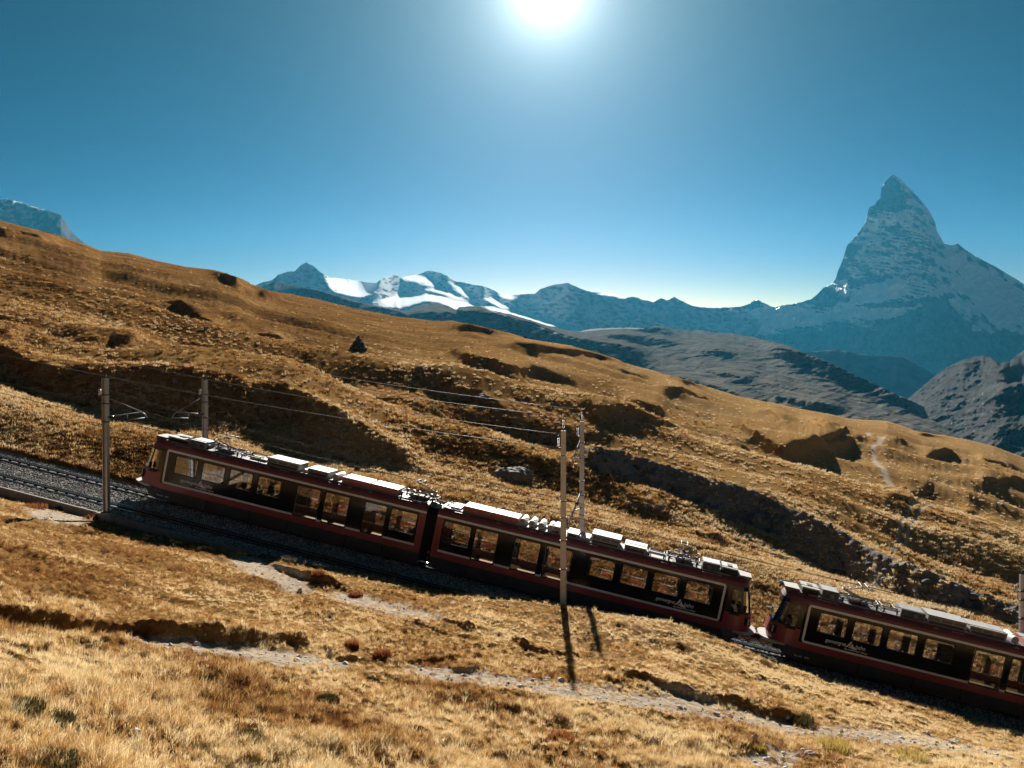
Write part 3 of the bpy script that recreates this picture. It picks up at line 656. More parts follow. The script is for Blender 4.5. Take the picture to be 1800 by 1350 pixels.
# long blue slope with a ski run
PISTE = [(846,538),(870,549),(900,560),(940,573),(980,587),(1018,600)]
def slope_snow(X, Y, n1, n2, m, t):
    s = np.clip(1.3 - seg_dist(X, Y, PISTE) / 2.2, 0, 1)
    s = np.maximum(s, 0.55 * sst(0.2, 0.45, fbm(X / 5, Y / 3, 3, 241)) * sst(60, 20, np.hypot((X - 1220), (Y - 605) * 2.2)))
    s = np.maximum(s, 0.9 * np.clip(1.2 - seg_dist(X, Y, [(1020,582),(1060,578),(1100,576),(1130,578)]) / 3, 0, 1))
    return s
SLOPE_BANDS = [
 [(480,494,560),(560,510,600),(640,535,620),(720,550,630),(800,545,640),(860,546,650),(940,568,660),(1000,590,660),(1060,600,668),(1125,610,680),(1168,632,690)],
 [(1040,587,592),(1100,588,600),(1180,598,607),(1210,602,608)], [(1100,578,582),(1150,575,585),(1190,580,586)],
 [(1200,620,624),(1260,612,628),(1310,622,630)],
 [(1325,598,606),(1350,602,632),(1387,613,648),(1413,620,656),(1480,645,681),(1540,670,704),(1590,700,722),(1650,722,738)],
 [(1130,650,656),(1200,664,690),(1280,684,706),(1330,700,712)], [(1240,650,655),(1300,660,672),(1340,668,678)],
 [(1400,700,705),(1450,708,722),(1500,722,730)], [(1340,690,695),(1400,702,715),(1450,716,724)],
]
mountain('valley_slope', [(440,520),(470,499),(483,494),(492,496),(510,500),(540,507),(560,510),(600,521),(640,533),(680,541),(715,547),(725,541),(740,536),(762,532),(780,535),(795,541),(802,547),(806,540),(830,538),(850,538),(862,545),(900,553),(940,565),(970,575),(1000,581),(1020,582),(1040,578),(1070,577),(1100,576),(1130,577),(1150,574),(1165,573),(1180,578),(1200,581),(1230,581),(1260,585),(1290,587),(1320,592),(1350,599),(1380,606),(1410,618),(1440,630),(1470,643),(1500,658),(1540,676),(1570,690),(1600,703),(1640,722),(1680,742),(1720,764),(1770,790),(1840,830),(1940,880)],
         [(440,640),(900,700),(1300,760),(1600,800),(1800,850),(1940,920)], [(440,6500),(900,5200),(1300,4300),(1600,3000),(1800,2300),(1940,2000)], [(440,3800),(900,2600),(1300,1500),(1600,1250),(1940,1100)], far_grass,
         'hazy blue grey valley slope with a thin ski run below the glaciers', step=1.6, rows=220, amp=0.040, sx=0.9, sy=0.30, seed=420, bands=SLOPE_BANDS, s_band=0.6, snow=slope_snow, jag=1.3)

# moraine mound at the right edge
mountain('moraine', [(1570,720),(1595,702),(1615,685),(1640,664),(1665,645),(1690,634),(1710,628),(1728,625),(1745,630),(1756,638),(1775,636),(1790,622),(1805,612),(1840,600),(1900,590),(2000,600),(2200,660)],
         [(1570,760),(1700,820),(1900,900),(2200,980)], [(1570,3000),(1750,2900),(2200,2800)], [(1570,2300),(1750,1500),(2200,1300)], moraine_m,
         'dark rubble covered moraine mound in the valley at the right', step=1.6, rows=120, amp=0.040, sx=0.7, sy=0.4, seed=450,
         bands=[[(1665,640,660),(1700,632,668),(1740,636,672),(1770,645,680),(1800,640,670)], [(1690,700,720),(1740,690,735),(1800,672,735),(1900,650,740)], [(1720,752,775),(1800,745,780),(1900,740,790)], [(1800,600,640),(1900,600,650)]], s_band=0.62,
         snow=lambda X, Y, n1, n2, m, t: 0.75 * sst(0.15, 0.6, fbm(X / 5, Y / 3, 3, 251) + 0.2 * n1) * sst(650, 700, Y), jag=1.5)
mountain('valley_floor', [(1500,770),(1700,772),(1740,768),(1800,770),(1950,780),(2300,800)], [(1500,900),(2300,1000)], [(1500,2100),(2300,2100)], [(1500,900),(2300,900)], far_grass,
         'pale valley floor with rubble at the right edge', step=3, rows=40, amp=0.004, seed=470, snow=lambda X, Y, n1, n2, m, t: 0.7 * sst(0.1, 0.5, fbm(X / 5, Y / 3, 3, 261)), jag=1)
# unseen snowy ranges added behind the camera to bounce fill light
bx = np.radians(np.linspace(100, 260, 121)); bt = np.linspace(0, 1, 24)[:, None]
bd = 3200 + 3800 * bt + 0 * bx; bz = -300 + (900 + 420 * fbm(bx * 6, bx * 0, 4, 500)) * bt ** 1.2 + 260 * (ridged(np.sin(bx) * bd / 900, np.cos(bx) * bd / 900, 5, 501) - 0.4) * bt
rb_ = np.stack([np.sin(bx) * bd, np.cos(bx) * bd, bz], -1)
ob = link('bounce_range', grid_mesh('bounce_range', rb_, {'snow': sst(0.35, 0.7, bt + 0 * bx) * 0.9}), None, glacier_rock); tag(ob, 'unseen snowy range added behind the viewpoint to bounce sunlight', 'mountain', kind='structure')
print('mountains', round(time.time() - T0, 1))


# ------------------------------------------------------------------ the railway: ballast, kerbs, two rack tracks
S0, S1 = -52.0, 52.0
bal = mat('ballast_stone', (0.13, 0.125, 0.12), 0.9, var=0.6, scale=9, bump=1.0)
ns, nw = 700, 60
sg = np.linspace(S0, S1, ns)[:, None]; wg = np.linspace(-4.55, 3.0, nw)[None, :]
hb_ = np.interp(wg, [-4.55, -4.2, -3.4, -1.95, -0.67, 0.6, 2.05, 2.75, 3.0], [-0.06, -0.06, -0.08, -0.10, -0.16, -0.10, -0.09, -0.08, -0.09]) + 0 * sg
hb_ = hb_ + 0.015 * pnoise(sg / 0.3 + 0 * wg, wg / 0.3 + 0 * sg, 80) + 0.02 * pnoise(sg / 1.5 + 0 * wg, wg / 0.8 + 0 * sg, 81)
G = P0 + A * sg[..., None] + NN * wg[..., None] + UP * hb_[..., None]
bo = link('ballast', grid_mesh('ballast', G), None, bal); tag(bo, 'bed of grey crushed stone under the two rack tracks', 'ballast', kind='structure')
def kerb(name, w0, wd, h0, h1, s0_, s1_, m, lab):
    b = MB(); c = track_empty
    b.box(((s0_ + s1_) / 2, 0, (h0 + h1) / 2), (s1_ - s0_, wd, h1 - h0))
    o = b.build(name, m); o.matrix_world = Matrix.Translation(Vector(T(0, w0, 0))) @ TRACK_FRAME; tag(o, lab, 'kerb', kind='structure')
kerb('kerb', -4.74, 0.16, -0.75, -0.03, S0, -13.5, concrete, 'low dark concrete kerb along the front of the near track')
kerb('kerb', 3.20, 0.42, -0.5, -0.07, S0, S1, pale_concrete, 'pale concrete edge strip along the back of the far track')

def rail_mesh():
    prof = [(-0.06,-0.14),(0.06,-0.14),(0.06,-0.125),(0.012,-0.11),(0.012,-0.045),(0.034,-0.035),(0.034,0.0),(-0.034,0.0),(-0.034,-0.035),(-0.012,-0.045),(-0.012,-0.11),(-0.06,-0.125)]
    b = MB(); n = len(prof)
    for s_ in (S0, S1): b.v += [(s_, y, z) for y, z in prof]
    for i in range(n):
        j = (i + 1) % n; b.f.append((i, j, n + j, n + i)); b.m.append(1 if i == 6 else 0); b.sm.append(False)
    b.f.append(tuple(range(n))); b.m.append(0); b.sm.append(False)
    return b.mesh('rail')
rail_me = rail_mesh(); rail_me.materials.append(rail_steel); rail_me.materials.append(rail_head)
def rack_mesh():
    b = MB(); pitch = 0.132
    for k, y in enumerate((-0.055, 0.055)):
        b.box((0, y, 0.0), (S1 - S0, 0.034, 0.07))
        s_ = S0 + k * pitch / 2
        while s_ < S1:
            q = len(b.v)
            for yy in (y - 0.017, y + 0.017):
                b.v += [(s_ - 0.042, yy, 0.035), (s_ - 0.020, yy, 0.085), (s_ + 0.020, yy, 0.085), (s_ + 0.042, yy, 0.035)]
            for f, mi in (((q, q+1, q+2, q+3), 1), ((q+7, q+6, q+5, q+4), 0), ((q, q+4, q+5, q+1), 0), ((q+1, q+5, q+6, q+2), 1), ((q+2, q+6, q+7, q+3), 0)):
                b.f.append(f); b.m.append(mi); b.sm.append(False)
            s_ += pitch
    return b.mesh('rack_bar')
rack_me = rack_mesh(); rack_me.materials.append(rack_steel); rack_me.materials.append(rack_face)
sb = MB(); sb.box((0, 0, -0.17), (0.2, 1.9, 0.09), taper=0.92)
for y in (-0.5, 0.5):
    for dx in (-1, 1): sb.box((0, y + dx * 0.1, -0.115), (0.09, 0.06, 0.03))
sb.box((0, 0, -0.085), (0.12, 0.22, 0.09))
sleeper_me = sb.mesh('sleeper'); sleeper_me.materials.append(sleeper_m)
for wt, lab in ((-2.67, 'near rack railway track, empty, in front of the train'), (1.33, 'far rack railway track that carries the red trains')):
    tr = track_empty('rack_track', 0, wt); tag(tr, lab, 'railway track', 'rack railway tracks')
    for y in (-0.5, 0.5): link('rail', rail_me, tr).location = (0, y, 0)
    link('rack_bar', rack_me, tr).location = (0, 0, 0.0)
    sx = S0 + 0.3
    while sx < S1: link('sleeper', sleeper_me, tr).location = (sx, 0, 0); sx += 0.72

# ------------------------------------------------------------------ the trains
HW = 1.325
FAR_H0 = {'win': 1.42, 'wide': 1.42}
W_OPEN = [('wide', 0.81, 2.53, 1.85, 3.22), ('tall', 2.75, 4.18, 1.33, 3.22), ('door', 5.15, 6.72, 1.33, 3.22), ('door', 7.00, 8.60, 1.33, 3.22),
          ('win', 9.60, 11.15, 2.06, 3.20), ('win', 11.50, 13.05, 2.06, 3.20), ('win', 13.35, 14.90, 2.06, 3.20), ('win', 15.20, 16.75, 2.06, 3.20)]
CAR0, SEAM = 0.335, 17.55
def body_mesh():
    b = MB()
    hs = [0.25, 0.92, 1.30, 1.33, 1.42, 1.85, 2.06, 3.20, 3.22, 3.46]
    ts = sorted(set([CAR0, 0.76, SEAM] + [x for o in W_OPEN for x in o[1:3]]))
    for sy in (-1, 1):
        ops = [(k, t0, t1, (FAR_H0.get(k, h0) if sy > 0 else h0), h1) for k, t0, t1, h0, h1 in W_OPEN]
        def y(h): return sy * (HW - 0.05 * max(0, (0.92 - h)) / 0.67)
        for i in range(len(ts) - 1):
            for j in range(len(hs) - 1):
                tm, hm = (ts[i] + ts[i+1]) / 2, (hs[j] + hs[j+1]) / 2
                if any(o[1] < tm < o[2] and o[3] < hm < o[4] for o in ops): continue
                mi = 1 if hm < 0.92 else 0 if hm < 1.30 else (0 if tm < 0.76 or tm > 17.4 else 2)
                b.quad([(ts[i], y(hs[j]), hs[j]), (ts[i+1], y(hs[j]), hs[j]), (ts[i+1], y(hs[j+1]), hs[j+1]), (ts[i], y(hs[j+1]), hs[j+1])], mi)
        # reveals of the openings
        for _, t0, t1, h0, h1 in ops:
            yo, yi = sy * HW, sy * (HW - 0.07)
            for (a0, c0), (a1, c1) in (((t0, h0), (t1, h0)), ((t1, h0), (t1, h1)), ((t1, h1), (t0, h1)), ((t0, h1), (t0, h0))):
                b.quad([(a0, yo, c0), (a1, yo, c1), (a1, yi, c1), (a0, yi, c0)], 2)
        # panel joints in the skirt and small hatches
        for tq in (2.6, 5.0, 8.8, 11.3, 14.2): b.box((tq, sy * (HW - 0.012), 0.6), (0.03, 0.03, 0.6), 2)
    prof = [(HW, 3.46), (1.31, 3.60), (1.25, 3.73), (1.13, 3.83), (0.95, 3.885)]
    pr = [(-y, z) for y, z in prof] + [(y, z) for y, z in reversed(prof)]
    for k in range(len(pr) - 1):
        (ya, za), (yb, zb) = pr[k], pr[k+1]
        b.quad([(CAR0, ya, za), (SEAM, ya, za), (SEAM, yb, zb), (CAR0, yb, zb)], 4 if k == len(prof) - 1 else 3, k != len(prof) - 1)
    # end wall at the joint, floor, ceiling, partition behind the cab
    b.quad([(CAR0, -HW, 0.3), (CAR0, HW, 0.3), (CAR0, HW, 3.46), (CAR0, 0.95, 3.88), (CAR0, -0.95, 3.88), (CAR0, -HW, 3.46)], 3)
    b.box(((CAR0 + SEAM) / 2, 0, 1.0), (SEAM - CAR0 - 0.02, 2 * HW - 0.04, 0.08), 5)
    b.box(((CAR0 + SEAM) / 2, 0, 3.36), (SEAM - CAR0 - 0.02, 2 * HW - 0.1, 0.05), 5)
    for s_ in (-1, 1): b.box((SEAM - 0.02, s_ * 0.85, 2.2), (0.04, 0.9, 2.3), 5)
    # underframe and roof seam
    b.box((9.0, 0, 0.55), (16.6, 2.0, 0.5), 6)
    b.box((9.0, -0.97, 3.90), (17.0, 0.03, 0.03), 7); b.box((9.0, 0.97, 3.90), (17.0, 0.03, 0.03), 7)
    # rounded cab: rings of the nose at each height
    L = [(0.95, 1.62, 1.0), (1.3, 1.72, 1.0), (1.98, 1.62, 1.0), (2.05, 1.60, 1.0), (3.25, 1.28, 0.985), (3.46, 1.22, 0.975), (3.68, 1.10, 0.93), (3.83, 0.98, 0.80), (3.90, 0.85, 0.66)]
    return b, L
def nose_pt(a, Lh, sc):
    return SEAM + Lh * max(0, math.sin(a)) ** 0.85, -HW * sc * math.copysign(abs(math.cos(a)) ** 0.55, math.cos(a))
ANG = [R(x) for x in (0, 9, 16, 22, 30, 38, 46, 56, 68, 80, 90, 100, 112, 124, 134, 142, 150, 158, 164, 171, 180)]
def is_side(k): return k in (1, 2, 3) or k in (16, 17, 18)
def is_screen(k): return 5 <= k <= 14
def make_car_meshes():
    b, L = body_mesh()
    gs, gw, gw2 = MB(), MB(), MB()
    def ring(i, k): 
        t, y = nose_pt(ANG[k], L[i][1], L[i][2]); return (t, y, L[i][0])
    for i in range(len(L) - 1):
        for k in range(len(ANG) - 1):
            q = [ring(i, k), ring(i, k+1), ring(i+1, k+1), ring(i+1, k)]
            if i == 3:
                if is_side(k): (gw if k < 10 else gw2).quad(q, 0, True); continue
                if is_screen(k): gs.quad(q, 0, True); continue
                b.quad(q, 8, True); continue
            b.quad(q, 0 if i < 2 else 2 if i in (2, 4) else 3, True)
    top = [ring(len(L) - 1, k) for k in range(len(ANG))]; b.quad(top, 4)
    bot = [ring(0, k) for k in range(len(ANG))]; b.quad(list(reversed(bot)), 6)
    # join the roof of the cab to the roof of the car
    # grey cheeks that sweep up under the nose
    for sy in (-1, 1):
        pts = [(SEAM, 0.25), (17.95, 0.27), (18.35, 0.52), (18.75, 0.95), (SEAM, 0.95)]
        yo = [HW - 0.05, HW - 0.06, HW - 0.16, HW - 0.42, HW]
        b.quad([(t, sy * y, h) for (t, h), y in zip(pts, yo)], 1)
        b.quad([(SEAM, sy * (HW - 0.05), 0.25), (17.95, sy * (HW - 0.06), 0.27), (17.9, sy * 0.6, 0.3), (SEAM, sy * 0.6, 0.3)], 6)
        b.quad([(17.95, sy * (HW - 0.06), 0.27), (18.35, sy * (HW - 0.16), 0.52), (18.3, sy * 0.5, 0.55), (17.9, sy * 0.5, 0.3)], 6)
        b.quad([(18.35, sy * (HW - 0.16), 0.52), (18.75, sy * (HW - 0.42), 0.95), (18.7, sy * 0.4, 0.95), (18.3, sy * 0.5, 0.55)], 6)
    b.box((18.1, 0, 0.68), (1.2, 1.2, 0.5), 6)
    b.box((18.15, 0, 1.75), (0.5, 1.7, 0.35), 5); b.box((17.8, -0.35, 1.7), (0.35, 0.5, 0.9), 6); b.box((17.8, -0.35, 2.35), (0.2, 0.35, 0.45), 6)
    return b, gs, gw, gw2
BODY_MATS = [red, grey_skirt, black_band, roof_red, grey_deck, interior, black_rubber, alu, brown_panel]
car_b, car_gs, car_gw, car_gw2 = make_car_meshes()
def flipped(mb, d):
    c = MB(); c.v = [(x * d, y, z) for x, y, z in mb.v]; c.f = list(mb.f); c.m = list(mb.m); c.sm = list(mb.sm); return c
CAR_ME = {}
for d in (1, -1):
    CAR_ME[d] = []
    for mb_, nm, ms in ((car_b, 'car_body', BODY_MATS), (car_gs, 'windscreen', [screen_glass]), (car_gw, 'cab_window', [cab_glass]), (car_gw2, 'cab_window', [cab_glass])):
        me = flipped(mb_, d).mesh(nm); [me.materials.append(x) for x in ms]; CAR_ME[d].append(me)
def pane_mesh(name, wd, ht, bar, gm, frame=0.05, split=False):
    b = MB(); hw, hh = wd / 2, ht / 2; r = 0.08
    pts = []
    for cx, cz, a0 in ((hw - r, hh - r, 0), (-hw + r, hh - r, 90), (-hw + r, -hh + r, 180), (hw - r, -hh + r, 270)):
        for k in range(4):
            a = R(a0 + 30 * k); pts.append((cx + r * math.cos(a), cz + r * math.sin(a)))
    b.quad([(x, 0, z) for x, z in pts], 0)
    inn = [(x * (hw - frame) / hw, z * (hh - frame) / hh) for x, z in pts]
    rect = [(math.copysign(hw, x) if True else x, math.copysign(hh, z)) for x, z in pts]
    n = len(pts)
    for k in range(n):
        j = (k + 1) % n
        b.quad([(rect[k][0], -0.004, rect[k][1]), (rect[j][0], -0.004, rect[j][1]), (inn[j][0], -0.004, inn[j][1]), (inn[k][0], -0.004, inn[k][1])], 1)
        b.quad([(inn[k][0], -0.004, inn[k][1]), (inn[j][0], -0.004, inn[j][1]), (inn[j][0], 0.01, inn[j][1]), (inn[k][0], 0.01, inn[k][1])], 1)
    if bar: b.box((0, 0.0, bar), (wd - 2 * frame, 0.03, 0.022), 1)
    if split: b.box((0.3 * wd, 0, 0), (0.02, 0.03, ht - 2 * frame), 1)
    me = b.mesh(name); me.materials.append(gm); me.materials.append(black_rubber); return me
PANES = {'win_far': pane_mesh('window', 1.55, 1.78, -0.31, window_glass), 'wide_far': pane_mesh('window', 1.72, 1.80, -0.2, window_glass, 0.06), 'win': pane_mesh('window', 1.55, 1.14, -0.08, window_glass), 'wide': pane_mesh('window', 1.72, 1.37, None, window_glass, 0.06),
         'tall': pane_mesh('tall_window', 1.43, 1.89, None, door_glass, 0.05), 'door': pane_mesh('door_leaf', 1.58, 1.89, None, door_glass, 0.05)}
def stripe_mesh(d):
    b = MB(); r = 0.16
    for sy in (-1, 1):
        y = sy * (HW + 0.003); dp = 0.022
        def bx(t0, t1, h0, h1): b.box((d * (t0 + t1) / 2, y, (h0 + h1) / 2), (t1 - t0, dp, h1 - h0))
        bx(CAR0 + 0.01, 17.4 - r, 3.335, 3.46)
        for t0, t1 in ((0.74, 2.74), (4.19, 5.14), (6.73, 6.99), (8.61, 17.4 - r)): bx(t0, t1, 1.30, 1.415)
        bx(17.275, 17.4, 1.30 + r, 3.46 - r)
        for cz, a0 in ((3.46 - r, 0), (1.30 + r, -90)):
            for k in range(5):
                a1, a2 = R(a0 + 18 * k), R(a0 + 18 * (k + 1)); ri = r - 0.12
                q = [(d * (17.4 - r + rr * math.cos(a)), cz + rr * math.sin(a)) for rr, a in ((r, a1), (r, a2), (ri, a2), (ri, a1))]
                b.quad([(x, y + sy * dp / 2, z) for x, z in q]); b.quad([(x, y - sy * dp / 2, z) for x, z in q])
                b.quad([(q[0][0], y - dp / 2, q[0][1]), (q[1][0], y - dp / 2, q[1][1]), (q[1][0], y + dp / 2, q[1][1]), (q[0][0], y + dp / 2, q[0][1])])
    me = b.mesh('silver_frame'); me.materials.append(silver); return me
STRIPE = {1: stripe_mesh(1), -1: stripe_mesh(-1)}
# seat: base, back, headrest
def seat_mesh(d):
    b = MB(); b.box((0, 0, 1.28), (0.45, 0.95, 0.12), 0); b.box((0.20 * d, 0, 1.55), (0.1, 0.95, 0.55), 0, Matrix.Rotation(0.12 * d, 3, 'Y')); b.tube([(0.22 * d, -0.4, 1.8), (0.24 * d, -0.36, 1.93), (0.24 * d, -0.2, 1.95)], 0.022, 5, 1); b.tube([(0.22 * d, 0.4, 1.8), (0.24 * d, 0.36, 1.93), (0.24 * d, 0.2, 1.95)], 0.022, 5, 1); b.box((0, 0, 1.12), (0.12, 0.6, 0.2), 2)
    me = b.mesh('seat'); [me.materials.append(x) for x in (seat_fab, seat_pale, dark_metal)]; return me
SEAT = {1: seat_mesh(1), -1: seat_mesh(-1)}
hr = MB()
for t in (5.1, 6.85, 8.65):
    for y in (-0.95, 0.95): hr.tube([(t, y, 1.05), (t, y, 3.3)], 0.02, 6)
for y in (-1.22, 1.22):
    hr.tube([(1.0, y, 2.2), (2.4, y, 2.2)], 0.025, 6); hr.tube([(2.9, y, 1.95), (4.0, y, 1.95)], 0.02, 6)
RAILS_ME = {}
for d in (1, -1):
    me = flipped(hr, d).mesh('handrail'); me.materials.append(white_paint); RAILS_ME[d] = me
# white lip under the nose
def lip_mesh(d):
    b = MB(); n = 18; rings = []
    for k in range(n + 1):
        a = R(16 + (164 - 16) * k / n)
        to, yo = nose_pt(a, 2.06, 0.99); ti, yi = nose_pt(a, 1.5, 0.9)
        rings.append([(d * ti, yi, 0.99), (d * to, yo, 0.985), (d * (to - 0.03), yo * 0.985, 0.90), (d * (to - 0.35), yo * 0.8, 0.74), (d * ti, yi * 0.9, 0.74)])
    for k in range(n):
        for j in range(5):
            b.quad([rings[k][j], rings[k+1][j], rings[k+1][(j+1) % 5], rings[k][(j+1) % 5]], 0, j in (1,))
    me = b.mesh('bumper_lip'); me.materials.append(white_paint); return me
LIP = {1: lip_mesh(1), -1: lip_mesh(-1)}
def lamp_meshes(d):
    out_ = []
    for sy in (-1, 1):
        b = MB(); a = R(52) if sy < 0 else R(128); t, y = nose_pt(a, 1.70, 1.0)
        rot = Matrix.Rotation(-sy * d * 0 + math.atan2(y * 1.0, d * 1.2) + math.pi / 2, 3, 'Z')
        b.box((d * t, y, 1.58), (0.34, 0.12, 0.46), 0, rot); 
        dx, dy = math.cos(math.atan2(y, d * 1.2)), math.sin(math.atan2(y, d * 1.2))
        b.box((d * t + dx * 0.03, y + dy * 0.03, 1.60), (0.10, 0.12, 0.36), 1, rot)
        me = b.mesh('headlight'); me.materials.append(black_rubber); me.materials.append(lamp_glass); out_.append(me)
    return out_
LAMPS = {1: lamp_meshes(1), -1: lamp_meshes(-1)}
def mirror_mesh(d, sy):
    b = MB(); b.box((d * 18.12, sy * (HW + 0.06), 1.94), (0.55, 0.08, 0.12)); b.box((d * 18.3, sy * (HW + 0.12), 2.28), (0.10, 0.22, 0.34)); b.tube([(d * 18.2, sy * (HW + 0.03), 1.96), (d * 18.3, sy * (HW + 0.12), 2.2)], 0.02, 5)
    me = b.mesh('mirror'); me.materials.append(black_rubber); return me
# roof steps and lifting eyes that catch the sun
st = MB()
for t0, t1, y, z in ((15.9, 17.0, 1.16, 3.80), (14.2, 14.5, 1.2, 3.775), (13.6, 13.95, 1.2, 3.775), (10.6, 10.85, 1.2, 3.775), (9.3, 9.9, 1.16, 3.80), (6.5, 6.7, 1.2, 3.775), (5.9, 6.1, 1.2, 3.775), (5.2, 5.45, 1.2, 3.775), (1.3, 2.2, 1.16, 3.80), (3.9, 4.1, 1.2, 3.775)):
    for sy in (-1, 1):
        st.box(((t0 + t1) / 2, sy * (y + 0.05), z + 0.025), (t1 - t0, 0.07, 0.02))
        for tt_ in (t0 + 0.04, t1 - 0.04): st.box((tt_, sy * (y + 0.02), z), (0.03, 0.05, 0.06))
for t in np.arange(1.0, 17.0, 1.05):
    for sy in (-1, 1): st.box((t, sy * 1.285, 3.66), (0.05, 0.03, 0.05), 1)
STEPS = {}
for d in (1, -1):
    me = flipped(st, d).mesh('roof_step'); me.materials.append(alu); me.materials.append(black_rubber); STEPS[d] = me
def text_mesh(body, size, shear=0.12, bold=0.0):
    cu = bpy.data.curves.new('lettering', 'FONT'); cu.body = body; cu.size = size; cu.shear = shear; cu.offset = bold; cu.extrude = 0.002; cu.resolution_u = 3
    o = bpy.data.objects.new('lettering', cu); col.objects.link(o)
    dg = bpy.context.evaluated_depsgraph_get(); me = bpy.data.meshes.new_from_object(o.evaluated_get(dg)); bpy.data.objects.remove(o)
    me.materials.clear(); me.materials.append(white_letter); return me
TXT = {'g': text_mesh('gornergrat', 0.33, 0.1, 0.004), 'b': text_mesh('bahn', 0.33, 0.1, 0.004), 's': text_mesh('the matterhorn railway', 0.125, 0.1, 0.002), 'n': text_mesh('Bhe 4/6   3081', 0.13, 0.0, 0.001)}
def fit(me, wd):
    xs = [v.co.x for v in me.vertices]; k = wd / (max(xs) - min(xs)); x0 = min(xs)
    for v in me.vertices: v.co.x = (v.co.x - x0) * k; v.co.y *= min(1.0, k * 1.15) if k < 1 else 1.0
fit(TXT['g'], 1.10); fit(TXT['b'], 0.52); fit(TXT['s'], 1.26); fit(TXT['n'], 0.8)
